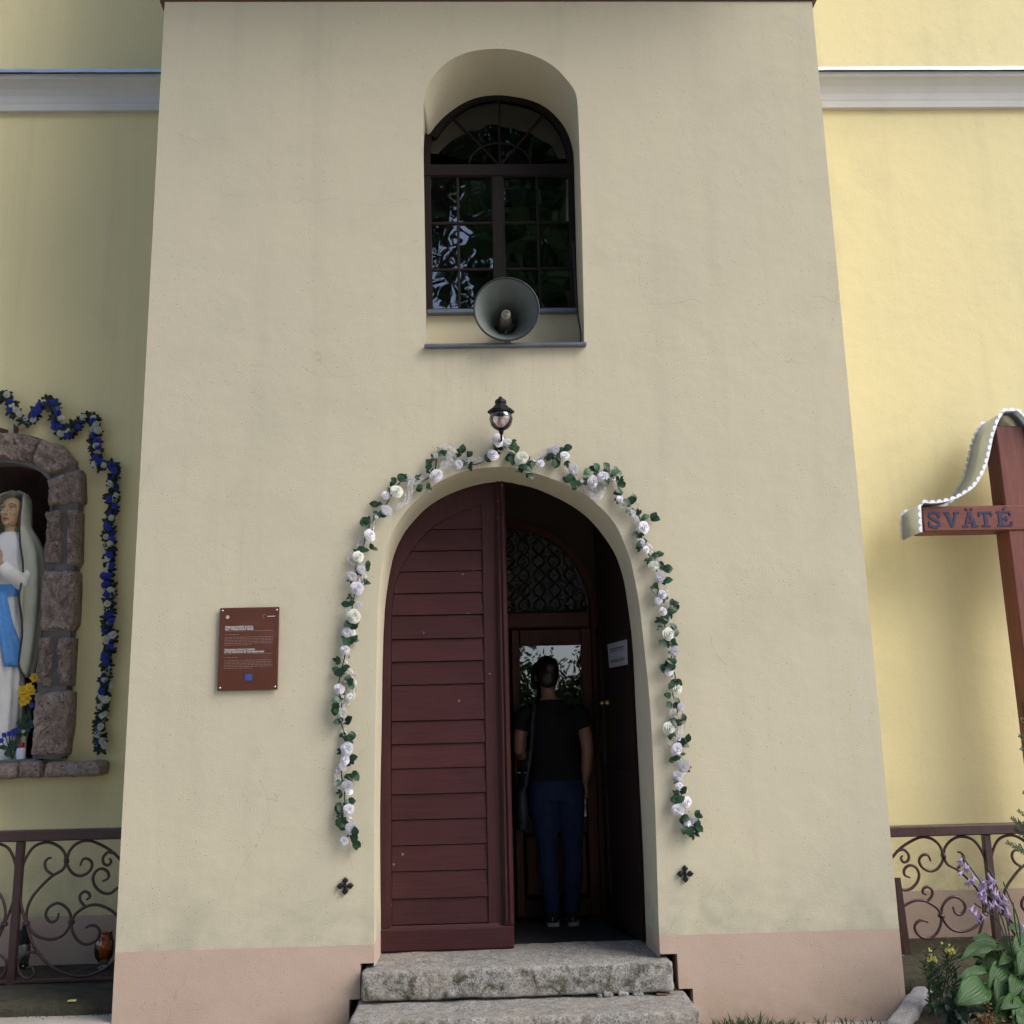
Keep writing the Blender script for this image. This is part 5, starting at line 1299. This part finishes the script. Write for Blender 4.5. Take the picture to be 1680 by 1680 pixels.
# ============================================================ FLOWER BED
kA = Vector((px(1512, 1615, -.07).x, -.02, 0)); kA = pz(1512, 1619, .20); kB = pz(1474, 1672, .20)
kd = (kB-kA); kd.z = 0; kL = 1.5; kang = math.atan2(kd.y, kd.x); kn = kd.normalized()
kb = stone_block('kerb_stone', (0, -.05, .02), (kL*.5, .05, .20), M['granite_k'], 30, 6, 6, .008, .02, 31)
kb.location = (kA.x-kn.x*.03, kA.y-kn.y*.03, 0); kb.rotation_euler.z = kang
tag(kb, 'grey granite kerb stone edging the bed, touching the tower corner', 'kerb')
kb2 = stone_block('kerb_stone', (0, -.05, .02), (kL*.5, .05, .198), M['granite_k'], 30, 6, 6, .008, .02, 33)
kb2.location = kb.location + kn*(kL*.5+.01); kb2.rotation_euler.z = kang+.02
tag(kb2, 'grey granite kerb stone edging the bed, farther from the tower', 'kerb')
e1 = kA+kn*1.5
poly = [(kA.x+.05, .12), (kA.x+.05, kA.y), (e1.x+.05, e1.y), (5.5, e1.y), (5.5, .06)]
v = []; f = []; n = 40
for j in range(n+1):
    for i in range(n+1):
        y = .13+(e1.y-.13)*j/n; xl_ = kA.x+.02 if y > kA.y else kA.x+.02+(e1.x-kA.x)*(y-kA.y)/(e1.y-kA.y); x = xl_+(5.5-xl_)*(i/n)**1.5
        v.append((x, y, .165+.02*noise.noise((x*6, y*6, 0))+.012*noise.noise((x*22, y*22, 5))))
for j in range(n):
    for i in range(n): a = j*(n+1)+i; f.append((a, a+1, a+n+2, a+n+1)[::-1])
struct(mobj('bed_soil', v, f, M['soil'], None, True))

# ---- hosta
def hosta_leaf(name, base, tip, width, mat, parent, nrm=None, ribs=9, droop=.15):
    base, tip = Vector(base), Vector(tip); d = tip-base; L = d.length; d.normalize()
    nrm = Vector(nrm or (0, -.7, .7)); sx = d.cross(nrm).normalized(); nn = sx.cross(d).normalized()
    nu, nv_ = 12, 32; v = []; f = []
    for j in range(nu+1):
        t = j/nu; hw = width/2*math.sin(math.pi*min(.995, t**.72*.97+.02))**.8
        zc_ = droop*L*math.sin(math.pi*t*.9)
        for i in range(nv_+1):
            s__ = i/nv_*2-1; rib = .022*L*abs(math.sin(s__*ribs*.5*math.pi))
            v.append(base+d*(t*L)+sx*(hw*s__)+nn*(zc_-.16*width*s__*s__*(-1 if t < .5 else 1)*.6-rib+.05*width*abs(s__)+.02*L*math.sin(7*t+3*s__)))
    for j in range(nu):
        for i in range(nv_): a = j*(nv_+1)+i; f.append((a, a+1, a+nv_+2, a+nv_+1))
    return mobj(name, v, f, mat, parent, True)
HY = -.42
hb = pz(1662, 1640, .09); hb = Vector((px(1664, 1620, HY).x, HY, .17))
hosta = thing('hosta_plant', 'broad-leaved hosta with lilac flower spikes in the bed before the railing', 'plant', hb)
LV = [((1614,1613),(1568,1648),40,-.62,(.2,-.8,.55)), ((1640,1552),(1594,1543),22,-.30,(0,-.5,.85)), ((1636,1553),(1576,1576),26,-.40,(-.2,-.5,.8)), ((1622,1566),(1596,1588),12,-.18,(.3,-.6,.6)),
      ((1662,1568),(1637,1584),17,-.45,(0,-.8,.6)), ((1656,1588),(1618,1622),33,-.50,(.2,-.7,.6)), ((1668,1603),(1656,1638),22,-.58,(.1,-.8,.5)), ((1672,1641),(1640,1656),21,-.68,(0,-.8,.6)),
      ((1676,1640),(1662,1692),30,-.70,(.1,-.9,.3)), ((1684,1534),(1652,1524),18,-.28,(0,-.6,.8)), ((1686,1535),(1658,1572),26,-.38,(.1,-.8,.5)), ((1628,1596),(1570,1608),18,-.5,(0,-.5,.85)), ((1622,1581),(1560,1577),9,-.28,(0,-.4,.9)),
      ((1690,1560),(1668,1600),30,-.5,(.1,-.8,.5)), ((1700,1580),(1740,1620),40,-.5,(0,-.7,.6)), ((1700,1540),(1745,1560),40,-.4,(0,-.7,.6)), ((1690,1620),(1720,1670),40,-.65,(0,-.8,.5)), ((1645,1600),(1632,1650),22,-.55,(0,-.85,.4)), ((1660,1640),(1628,1680),24,-.66,(0,-.8,.5)), ((1640,1625),(1600,1672),24,-.5,(0,-.8,.5)),
      ((1640,1570),(1610,1600),24,-.35,(0,-.7,.7)), ((1660,1555),(1630,1560),20,-.3,(0,-.6,.8)), ((1680,1590),(1640,1600),24,-.42,(0,-.7,.7)), ((1680,1660),(1690,1710),34,-.75,(0,-.9,.4))]
for (b0, t0, wpx, Y, nr) in LV:
    s__ = 1680/(Y+5.6)*1.02
    B_ = px(*b0, Y+.05); T_ = px(*t0, Y-.06)
    lo = hosta_leaf('leaf', B_, T_, wpx/s__*1.15, M['hosta'], hosta, nr)
    MB().tube(spline([hb+Vector((random.uniform(-.04, .04), random.uniform(-.04, .04), 0)), (hb+B_)/2+Vector((0, .03, .05)), B_], 4), [.006]*8+[.004], 5).build('leaf_stalk', M['hosta'], hosta, True)
def floret(c, d, L, parent, mat):
    c = Vector(c); d = Vector(d).normalized(); q = d.to_track_quat('Z', 'Y'); mb = MB()
    rings = []
    for (r, h) in ((.004, 0), (.006, .25), (.010, .5), (.016, .72)): rings.append([c+q @ Vector((r*L/.06*math.cos(a), r*L/.06*math.sin(a), h*L)) for a in np.linspace(0, 2*math.pi, 6, endpoint=False)])
    mb.loft(rings, False)
    for k in range(6):
        a = k*math.pi/3; a2 = a+math.pi/3; r1 = .016*L/.06; r2 = .030*L/.06
        mb.addm([c+q @ Vector((r1*math.cos(a), r1*math.sin(a), .72*L)), c+q @ Vector((r1*math.cos(a2), r1*math.sin(a2), .72*L)), c+q @ Vector((r2*math.cos((a+a2)/2), r2*math.sin((a+a2)/2), 1.02*L))], [(0, 1, 2)])
    return mb.build('floret', mat, parent, True)
STK = [[(1660,1590),(1645,1510),(1612,1452),(1578,1404)], [(1664,1590),(1650,1500),(1632,1445),(1621,1424)], [(1662,1590),(1640,1515),(1618,1495),(1598,1482)], [(1674,1580),(1672,1515),(1655,1470),(1646,1447)], [(1680,1570),(1668,1530),(1662,1480)]]
for s__ in STK: MB().tube(spline([px(a, b, HY-.03) for a, b in s__], 6), .0035, 6).build('flower_stalk', M['leafg'], hosta, True)
FL = [(1578,1408),(1583,1415),(1590,1420),(1582,1428),(1593,1432),(1598,1440),(1590,1442),(1603,1447),(1606,1455),(1612,1458),(1605,1463),(1620,1432),(1624,1440),(1630,1447),(1618,1450),(1633,1456),(1638,1460),(1627,1463),(1618,1470),(1630,1470),(1638,1472),(1622,1478),(1633,1480),(1598,1484),(1604,1490),(1608,1496),(1600,1500),(1646,1480),(1650,1486),(1652,1492),(1645,1466),(1674,1514),(1678,1517),(1614,1445),(1610,1440)]
for (a, b) in FL:
    floret(px(a, b, HY-.03-.04*random.random()), (random.uniform(-.7, .5), random.uniform(-.7, .1), random.uniform(-1.1, -.35)), random.uniform(.034, .050), hosta, M['lilac'])

# ---- low plant with pale yellow flowers
yb_ = Vector((px(1540, 1650, -.25).x, -.25, .16))
yp = thing('snapdragon_plant', 'spindly plant with pale yellow blossoms beside the granite kerb', 'plant', yb_)
for k, tp in enumerate([(1527,1562),(1533,1572),(1545,1548),(1556,1558),(1562,1565),(1520,1568),(1550,1580),(1537,1590),(1568,1590),(1528,1600),(1515,1582)]):
    top = px(tp[0], tp[1], -.22-.06*random.random()); b_ = yb_+Vector((random.uniform(-.05, .05), random.uniform(-.04, .04), 0))
    pts = spline([b_, (b_+top)/2+Vector((random.uniform(-.03, .03), 0, 0)), top], 6); MB().tube(pts, .0025, 5).build('stem', M['leafg'], yp)
    for i in range(2, len(pts)):
        for q in range(2):
            ang = random.uniform(0, 6.28); d = Vector((math.cos(ang), random.uniform(-.8, .4), .5+random.random()*.4)).normalized(); xx = d.cross(Vector((0, -1, .3))).normalized(); nn = xx.cross(d)
            Mx = Matrix((xx*.55, d, nn)).transposed().to_4x4(); Mx.translation = pts[i]
            if k == 0 and i == 2 and q == 0: NARROW = leaf_mesh('narrow_leaf', M['leafg'], .16, .2, 3)
            inst('leaf', NARROW, yp, Mx @ Matrix.Scale(random.uniform(.025, .05), 4))
def blossom(c, r, mat, parent, n=7):
    c = Vector(c); mb = MB()
    for k in range(n):
        d = Vector((random.uniform(-1, 1), random.uniform(-1, .2), random.uniform(-.8, 1))).normalized(); s1_ = d.orthogonal().normalized()
        mb.addm([c, c+d*r*.6+s1_*r*.5, c+d*r, c+d*r*.6-s1_*r*.5], [(0, 1, 2), (0, 2, 3)])
    return mb.build('blossom', mat, parent, True)
for (a, b, r) in ((1529,1570,.022),(1524,1574,.016),(1533,1575,.016),(1558,1556,.024),(1562,1562,.020),(1553,1560,.014),(1526,1558,.012),(1545,1547,.008)): blossom(px(a, b, -.27), r, M['paleyellow'], yp, 10)
# ---- feathery ground plant and dried bloom
fb = Vector((px(1565, 1672, -.5).x, -.5, .16)); fp = thing('feathery_plant', 'low blue-green feathery foliage between kerb and hosta', 'plant', fb)
FLEAF = leaf_mesh('leaflet', M['fern'], .26, .15, 3)
for tp in [(1612,1662),(1600,1675),(1585,1650),(1570,1640),(1552,1648),(1545,1664),(1590,1684),(1560,1630),(1578,1668),(1535,1655)]:
    top = px(tp[0], tp[1], -.55-.06*random.random()); pts = spline([fb+Vector((random.uniform(-.05, .05), 0, 0)), (fb+top)/2+Vector((0, 0, .04)), top], 6)
    MB().tube(pts, .0018, 5).build('stem', M['fern'], fp)
    for i in range(2, len(pts)):
        t = (pts[i]-pts[i-1]).normalized()
        for sg in (-1, 1):
            d = (t*.5+t.cross(Vector((0, -1, .4))).normalized()*sg).normalized(); xx = d.cross(Vector((0, -1, .5))).normalized(); nn = xx.cross(d)
            Mx = Matrix((xx, d, nn)).transposed().to_4x4(); Mx.translation = pts[i]; inst('leaflet', FLEAF, fp, Mx @ Matrix.Scale(.032, 4))
db_ = Vector((px(1622, 1690, -.72).x, -.72, .16)); dp = thing('dried_flower', 'withered ochre flower head drooping under the hosta', 'plant', db_)
MB().tube([db_, px(1622, 1662, -.72)], .004, 5).build('stem', M['bark'], dp)
for k in range(46): 
    blossom(px(1622+random.gauss(0, 13), 1672+random.gauss(0, 5), -.74+random.uniform(-.03, .03)), random.uniform(.008, .014), M['dry'], dp, 4)
for k in range(8): blossom(px(1622+random.gauss(0, 3), 1648+random.uniform(-6, 12), -.74), .008, M['dry'], dp, 3)

# ---- thuja shrub whose outer sprigs reach into view
tb = Vector((px(1760, 1640, -.15).x, -.02, .16)); th = thing('thuja_shrub', 'dark green thuja with feathery sprigs reaching past the railing post', 'shrub', tb)
MB().tube([tb, tb+Vector((.02, 0, .7)), tb+Vector((0, 0, 1.5))], [.03, .02, .008], 8).build('trunk', M['bark'], th)
def sprig_mesh(seed):
    r_ = random.Random(seed); mb = MB()
    for i in range(16):
        t = i/15; 
        for sg in (-1, 1):
            L = .30*(1-t*.75)*r_.uniform(.8, 1.1); a = sg*r_.uniform(.5, .9); o = Vector((0, t, .03*r_.uniform(-1, 1)))
            d = Vector((math.sin(a), math.cos(a), r_.uniform(-.3, .3)))
            for k in range(3):
                p = o+d*L*k/3; e = o+d*L*(k+1)/3*1.08; s1_ = d.cross(Vector((0, 0, 1))).normalized()*.035*(1-k*.2)
                mb.addm([p-s1_*.4, (p+e)/2-s1_, e, (p+e)/2+s1_, p+s1_*.4], [(0, 1, 2, 3, 4)])
    mb.tube([(0, 0, 0), (0, 1, 0)], [.02, .006], 4)
    return mesh('sprig', mb.v, mb.f, M['thuja'], True)
SPR = [sprig_mesh(1), sprig_mesh(2)]
tips = [(1660,1342),(1664,1360),(1654,1382),(1668,1392),(1672,1330),(1676,1180),(1673,1207),(1677,1228),(1674,1375),(1680,1300)]
tips += [(1690+random.uniform(0, 110), random.uniform(1120, 1560)) for k in range(34)]
for (a, b) in tips:
    T_ = px(a, b, -.16+random.uniform(-.06, .1)); o = T_+Vector((random.uniform(.12, .2)*(1 if a < 1740 else -1), .05, -random.uniform(.02, .10))); d = (T_-o); L = d.length; d.normalize()
    xx = d.cross(Vector((0, -1, .3))).normalized(); nn = xx.cross(d); Mx = Matrix((xx, d, nn)).transposed().to_4x4(); Mx.translation = o
    inst('sprig', random.choice(SPR), th, Mx @ Matrix.Scale(L, 4))
    z_ = max(.1, o.z-.06); MB().tube([Vector((tb.x+.01, tb.y, z_)), o], [.006, .003], 5).build('branch', M['bark'], th)

# ---- grass along the foot of the tower
def grass(name, label, spots, seed, zg=.07):
    r_ = random.Random(seed); mb = MB()
    for (x, y, n, h) in spots:
        for k in range(n):
            b_ = Vector((x+r_.gauss(0, .05), y+r_.gauss(0, .025), zg)); L = h*r_.uniform(.4, 1.1); lean = Vector((r_.uniform(-.7, .7), r_.uniform(-.6, .2), 1)).normalized(); w_ = r_.uniform(.0015, .0035)
            m1 = b_+lean*L*.55; t1 = b_+lean*L+Vector((lean.x*.3*L, lean.y*.3*L, -.12*L)); sx = Vector((w_, 0, 0))
            mb.addm([b_-sx, b_+sx, m1+sx*.8, m1-sx*.8, t1], [(0, 1, 2, 3), (3, 2, 4)])
    o = mb.build(name, M['leafg'], None, True); o['kind'] = 'stuff'; tag(o, label, 'grass'); return o
gx = [(px(a, 1676, -.04).x, -.05, n, h) for a, n, h in ((1190,20,.07),(1205,30,.09),(1225,34,.10),(1245,30,.09),(1262,16,.08),(1285,16,.06),(1310,12,.05),(1335,8,.06),(1365,10,.10),(1390,10,.06),(1420,8,.05),(1180,16,.06))]
grass('grass', 'thin tufts of green grass along the foot of the pink plinth', gx, 3)
gx = [(px(a, 1676, .0).x, .0, 10, .03) for a in (20, 60, 100, 140, 170)]
grass('grass', 'short moss and grass at the edge of the terrace below the shrine', [(x, .17, n, h) for x, y, n, h in gx], 4, .18)
cl = px(103, 1641, .1); o = stone_block('fallen_leaf', (cl.x-.02, .20, TZ+.002), (cl.x+.022, .23, TZ+.010), M['paleyellow'], 6, 4, 2, .006, .003, 8)
tag(o, 'small yellow fallen leaf on the mossy terrace edge', 'leaf')

# ============================================================ PERSON IN THE DOORWAY
PY = 1.12
pb_ = px(920, 1513, PY); pbase = Vector((pb_.x, PY, fz))
person = thing('person', 'person in black t-shirt and blue jeans standing with back turned at inner door', 'person', pbase)
KS = (px(909, 1077, PY).z-fz)/1.735
def pp(x, y, z): return pbase+Vector((x, y, z))*KS
def hring(x, y, z, rx, ry, n=28): return [pp(x+rx*math.cos(a), y+ry*math.sin(a), z) for a in np.linspace(0, 2*math.pi, n, endpoint=False)]
def finger(mb, pts, r0): mb.tube([pp(*q) for q in pts], [r0, r0*.95, r0*.85, r0*.6][:len(pts)], 8)
mb = MB()
tors = [(-.01, .78, .15, .10), (0, .86, .165, .11), (0, .95, .155, .105), (-.005, 1.05, .125, .09), (-.008, 1.15, .135, .095), (-.012, 1.27, .155, .10), (-.015, 1.36, .165, .085), (-.02, 1.42, .10, .065), (-.03, 1.46, .055, .052)]
mb.loft([hring(x, 0, z, rx, ry) for x, z, rx, ry in tors], True)
mb.tube([pp(-.03, .0, 1.43), pp(-.038, .012, 1.50), pp(-.042, .02, 1.56)], [.052, .047, .048], 14)
mb.sphere(pp(-.043, .012, 1.625), (.074*KS, .092*KS, .100*KS), 22, 14); mb.sphere(pp(-.043, .05, 1.575), (.054*KS, .058*KS, .066*KS), 18, 12)   # skull and jaw
mb.tube([pp(-.043, .108, 1.625), pp(-.043, .122, 1.60), pp(-.043, .120, 1.592)], [.008, .012, .012], 8)
for s_ in (-1, 1): mb.sphere(pp(-.043+s_*.078, .01, 1.60), (.010, .022, .032), 10, 8)
# arms
mb.tube([pp(.145, 0, 1.36), pp(.185, -.01, 1.30), pp(.205, -.02, 1.20), pp(.213, -.02, 1.10), pp(.207, .01, 1.0), pp(.192, .05, .885)], [.048, .050, .043, .038, .037, .025], 14)
mb.tube([pp(.192, .05, .885), pp(.188, .065, .84), pp(.184, .072, .79)], [(.022, .026), (.018, .038), (.016, .040)], 12)
for k, L in enumerate((.066, .078, .074, .058)):
    y0_ = .102-.020*k; finger(mb, [(.184, y0_, .80), (.180, y0_+.002, .80-L*.5), (.172, y0_, .80-L*.85), (.163, y0_-.004, .80-L*1.1)], .0085)
finger(mb, [(.186, .092, .845), (.176, .118, .815), (.168, .120, .785)], .0095)
mb.tube([pp(-.175, 0, 1.36), pp(-.215, .0, 1.30), pp(-.235, .01, 1.20), pp(-.240, .03, 1.11), pp(-.225, .08, 1.08), pp(-.205, .12, 1.07)], [.048, .050, .043, .038, .036, .025], 14)
mb.tube([pp(-.205, .12, 1.07), pp(-.20, .140, 1.07), pp(-.195, .160, 1.07)], [(.024, .022), (.036, .018), (.036, .016)], 12)
for k in range(4):
    x_ = -.222+.018*k; finger(mb, [(x_+.004, .160, 1.072), (x_+.004, .182, 1.078), (x_+.004, .194, 1.062), (x_+.004, .188, 1.042)], .0085)
finger(mb, [(-.172, .140, 1.066), (-.160, .162, 1.055), (-.168, .180, 1.048)], .0095)
# legs (slim, under the jeans) and feet
for hx_, kx, ax_, ky in ((-.085, -.075, -.055, .0), (.085, .095, .075, .01)):
    mb.tube([pp(hx_, 0, .86), pp(hx_, 0, .74), pp(kx, ky+.01, .47), pp(kx*.9+ax_*.1, ky-.02, .36), pp(ax_, -.02, .10), pp(ax_, -.015, .06)], [.085, .078, .052, .050, .034, .036], 14)
    mb.tube([pp(ax_, -.03, .045), pp(ax_+.005, .04, .045), pp(ax_+.01, .13, .03)], [.035, (.036, .032), (.034, .018)], 12)
body = remesh(mb.build('body', M['skin'], person), .0075, 3)
for s_ in (-1, 1): MB().sphere(pp(-.043+s_*.030, .100, 1.632), (.012, .008, .007), 10, 6).build('eye', M['plaster_white'], body, True)
MB().tube([pp(-.063, .104, 1.562), pp(-.043, .112, 1.564), pp(-.023, .104, 1.562)], [.002, .005, .002], 6).build('lips', M['candlered'], body)
MB().tube([pp(-.123, .01, 1.575), pp(-.125, .006, 1.545), pp(-.123, .004, 1.535)], [.0018, .0022, .004], 6).build('earring', M['steel'], body)
# hair: close cap gathered to a low bun
mb = MB(); mb.sphere(pp(-.043, .000, 1.645), (.086*KS, .094*KS, .098*KS), 22, 14); mb.sphere(pp(-.043, -.045, 1.60), (.074*KS, .058*KS, .082*KS), 18, 12)
mb.sphere(pp(-.03, -.085, 1.655), (.050*KS, .042*KS, .048*KS), 16, 10)
remesh(mb.build('hair', M['hair'], person), .009, 2)
# t-shirt with short sleeves
mb = MB()
tee = [(0, .905, .178, .125), (0, .96, .172, .122), (-.003, 1.05, .158, .112), (-.006, 1.15, .162, .115), (-.010, 1.26, .178, .115), (-.014, 1.34, .180, .105), (-.018, 1.40, .125, .085), (-.025, 1.445, .072, .066)]
mb.loft([hring(x, 0, z, rx, ry, 32) for x, z, rx, ry in tee], True)
mb.tube([pp(.12, 0, 1.37), pp(.175, -.005, 1.335), pp(.205, -.014, 1.25)], [.062, .066, .062], 16)
mb.tube([pp(-.15, 0, 1.37), pp(-.205, 0, 1.335), pp(-.232, .01, 1.25)], [.062, .066, .062], 16)
ts = remesh(mb.build('t_shirt', M['tshirt'], person), .010, 3)
# jeans
mb = MB()
mb.loft([hring(x, y, z, rx, ry, 28) for x, y, z, rx, ry in ((0, -.005, .78, .165, .112), (0, -.01, .85, .178, .125), (0, -.005, .92, .168, .115), (0, 0, .96, .158, .108))], True)
for hx_, kx, ax_, ky in ((-.088, -.075, -.055, .0), (.088, .095, .075, .01)):
    mb.tube([pp(hx_, -.005, .87), pp(hx_, -.008, .74), pp((hx_+kx)/2, 0, .60), pp(kx, ky, .47), pp(kx*.9+ax_*.1, ky-.022, .36), pp(ax_, -.018, .12), pp(ax_, -.016, .085)], [.094, .092, .076, .062, .063, .048, .048], 18)
jn = remesh(mb.build('jeans', M['denim'], person), .009, 2)
for ax_ in (-.055, .075):
    mb = MB(); mb.tube([pp(ax_, -.058, .04), pp(ax_, -.02, .055), pp(ax_+.004, .05, .055), pp(ax_+.01, .14, .035), pp(ax_+.012, .175, .025)], [(.030, .028), (.040, .045), (.042, .040), (.043, .028), (.030, .015)], 14)
    mb.tube([pp(ax_, -.02, .05), pp(ax_, -.022, .105)], [.043, .042], 14)
    sh = remesh(mb.build('shoe', M['shoe'], person), .008, 1)
    mb = MB(); pr = [(-.066, .020), (-.055, .036), (0, .042), (.08, .046), (.15, .042), (.185, .022), (.192, .0)]
    o_ = [(ax_+w_+.004, y) for y, w_ in pr] + [(ax_-w_+.004, y) for y, w_ in pr[::-1][1:]]
    mb.loft([[pp(a, b, z) for a, b in o_] for z in (.0, .022)], True); mb.build('sole', M['white_rubber'], sh)
    MB().tube([pp(ax_, -.062, .03), pp(ax_-.002, -.062, .06), pp(ax_, -.058, .08)], .004, 6).build('heel_stripe', M['white_rubber'], sh)
# ---- shoulder bag
bg0 = pp(-.24, .02, .68); bag = thing('shoulder_bag', 'navy shoulder bag hanging by a thin strap at the person\'s hip', 'bag', bg0)
mb = MB(); mb.loft([[pp(-.235+rx*math.cos(a)*abs(math.cos(a))**-.3*.9 if abs(math.cos(a)) > .01 else -.235, .03+ry*math.sin(a), z) for a in np.linspace(0, 2*math.pi, 24, endpoint=False)] for z, rx, ry in ((.60, .035, .09), (.615, .046, .115), (.72, .05, .125), (.83, .042, .12), (.86, .025, .11))], True); mb.build('body', M['bag'], bag, True)
MB().tube(spline([pp(-.225, -.08, .84), pp(-.185, -.118, 1.0), pp(-.165, -.125, 1.15), pp(-.150, -.105, 1.32), pp(-.135, -.05, 1.415), pp(-.14, .03, 1.42), pp(-.17, .11, 1.3), pp(-.21, .13, 1.05), pp(-.23, .12, .84)], 6), [(.014, .003)]*49, 6).build('strap', M['bag'], bag)

# ---- paper notice pinned to the folded leaf
A_, B_, C_, D_ = [None]*4
def on_leaf(x, y):
    d = ray(x, y); n_ = nv; o0 = lp(0, .024, 0); t = (o0-CAM).dot(n_)/d.dot(n_); return CAM+d*t
q4 = [on_leaf(*p) for p in ((997,1057),(1029,1049),(1030,1090),(1000,1096))]
nt_ = thing('paper_notice', 'white paper notice in a plastic sleeve fixed inside the dark open door leaf', 'notice', q4[3])
vv = q4+[p+nv*.002 for p in q4]
mobj('sheet', vv, [(3,2,1,0),(4,5,6,7),(0,1,5,4),(1,2,6,5),(2,3,7,6),(3,0,4,7)], M['paper'], nt_)
rr3 = random.Random(2)
for (v_, hh) in ((.28, .05), (.36, .03), (.80, .05), (.73, .03)):
    u = .12
    mb = MB()
    while u < .85:
        w_ = rr3.uniform(.04, .1); cs = [(u, v_-hh), (u+w_, v_-hh), (u+w_, v_), (u, v_)]
        mb.addm([q4[0].lerp(q4[1], a).lerp(q4[3].lerp(q4[2], a), b)+nv*.0035 for a, b in cs], [(0, 1, 2, 3)]); u += w_+.02
    mb.build('print_line', M['ink'], nt_)
# paper behind the inner door glass
p_ = px(864, 1262, IY-.004); o = MB().prism([(p_.x-.03, p_.z+.09), (p_.x+.03, p_.z+.09), (p_.x+.01, p_.z-.10), (p_.x-.02, p_.z-.13)][::-1], IY-.003, IY-.0005).build('paper_slip', M['paper'], None)
tag(o, 'narrow torn white paper slip on the inner door glass near the bolts', 'paper')
p_ = px(858, 1187, IY-.004); o = MB().bbox((p_.x-.02, IY-.003, p_.z-.018), (p_.x+.02, IY-.0005, p_.z+.018), .001).build('yellow_sticker', M['yellow'], None)
tag(o, 'small yellow sticker on the glass of the inner door', 'sticker')

# ============================================================ TREES ACROSS THE YARD (seen in the window glass)
def crown_mesh(name, n, R, seed):
    g = np.random.default_rng(seed); cl = []
    while len(cl) < 46:
        p = g.uniform(-1, 1, 3)
        if .35 < np.linalg.norm(p) < 1: cl.append(p*np.array(R))
    cl = np.array(cl); idx = g.integers(0, len(cl), n); C = cl[idx]+g.normal(0, 1, (n, 3))*np.array(R)*.15
    d = g.normal(0, 1, (n, 3)); d /= np.linalg.norm(d, axis=1)[:, None]; e = np.cross(d, g.normal(0, 1, (n, 3))); e /= np.linalg.norm(e, axis=1)[:, None]
    L = g.uniform(.10, .19, (n, 1)); V = np.stack([C-d*L, C+e*L*.55, C+d*L, C-e*L*.55], 1).reshape(-1, 3)
    return mesh(name, V.tolist(), np.arange(4*n).reshape(-1, 4).tolist(), M['treeleaf']), cl
CROWN = [crown_mesh('crown', 10000, (3.4, 3.2, 4.6), 3), crown_mesh('crown', 10000, (3.0, 3.2, 4.2), 4)]
def tree(x, y, h, k, rot, s_=1.0):
    base = Vector((x, y, 0)); t_ = thing('broadleaf_tree', 'tall leafy tree across the yard opposite the church front', 'tree', base, 'trees across the yard')
    cme, cl = CROWN[k]; cz_ = h-4.4*s_
    q = Matrix.Translation((x, y, cz_)) @ Matrix.Rotation(rot, 4, 'Z') @ Matrix.Scale(s_, 4)
    inst('crown', cme, t_, q)
    mb = MB(); mb.tube([base, base+Vector((.05, .02, h*.35)), base+Vector((-.05, .05, h*.75))], [.24*s_, .18*s_, .05], 10)
    for c in cl[::3]:
        e = q @ Vector(c); st0 = base+Vector((0, .03, min(h*.7, max(h*.25, e.z-1.2)))); mb.tube([st0, (st0+e)/2+Vector((0, 0, .2)), e], [.07, .045, .015], 6)
    mb.build('trunk', M['bark'], t_, True)
for (x, y, h, k, r, s_) in ((-6.6, -13.0, 16.0, 0, .3, 1.35), (4.0, -13.5, 17.0, 1, 1.2, 1.4), (-1.4, -24, 24.0, 1, 2.7, 1.12), (-.6, -25, 11.0, 0, 2.0, .9), (-8.0, -13.5, 12, 1, 2.2, 1.0), (5.0, -18.5, 14, 0, 4.1, 1.05), (-6, -19, 14, 0, 5.2, 1.15)): tree(x, y, h, k, r, s_)
for i, (x, y, s_) in enumerate(((-2.6, -10.8, .36), (-.6, -11.2, .34), (.9, -10.6, .30), (2.4, -11.4, .36), (-4.6, -11.0, .38))):
    base = Vector((x, y, 0)); t_ = thing('yard_bush', 'rounded green bush under the trees opposite the church', 'bush', base, 'bushes across the yard')
    inst('foliage', CROWN[i % 2][0], t_, Matrix.Translation((x, y, 1.35)) @ Matrix.Rotation(i*1.1, 4, 'Z') @ Matrix.Scale(s_, 4))
    MB().tube([base, base+Vector((0, 0, 1.2))], [.06, .03], 6).build('stem', M['bark'], t_)
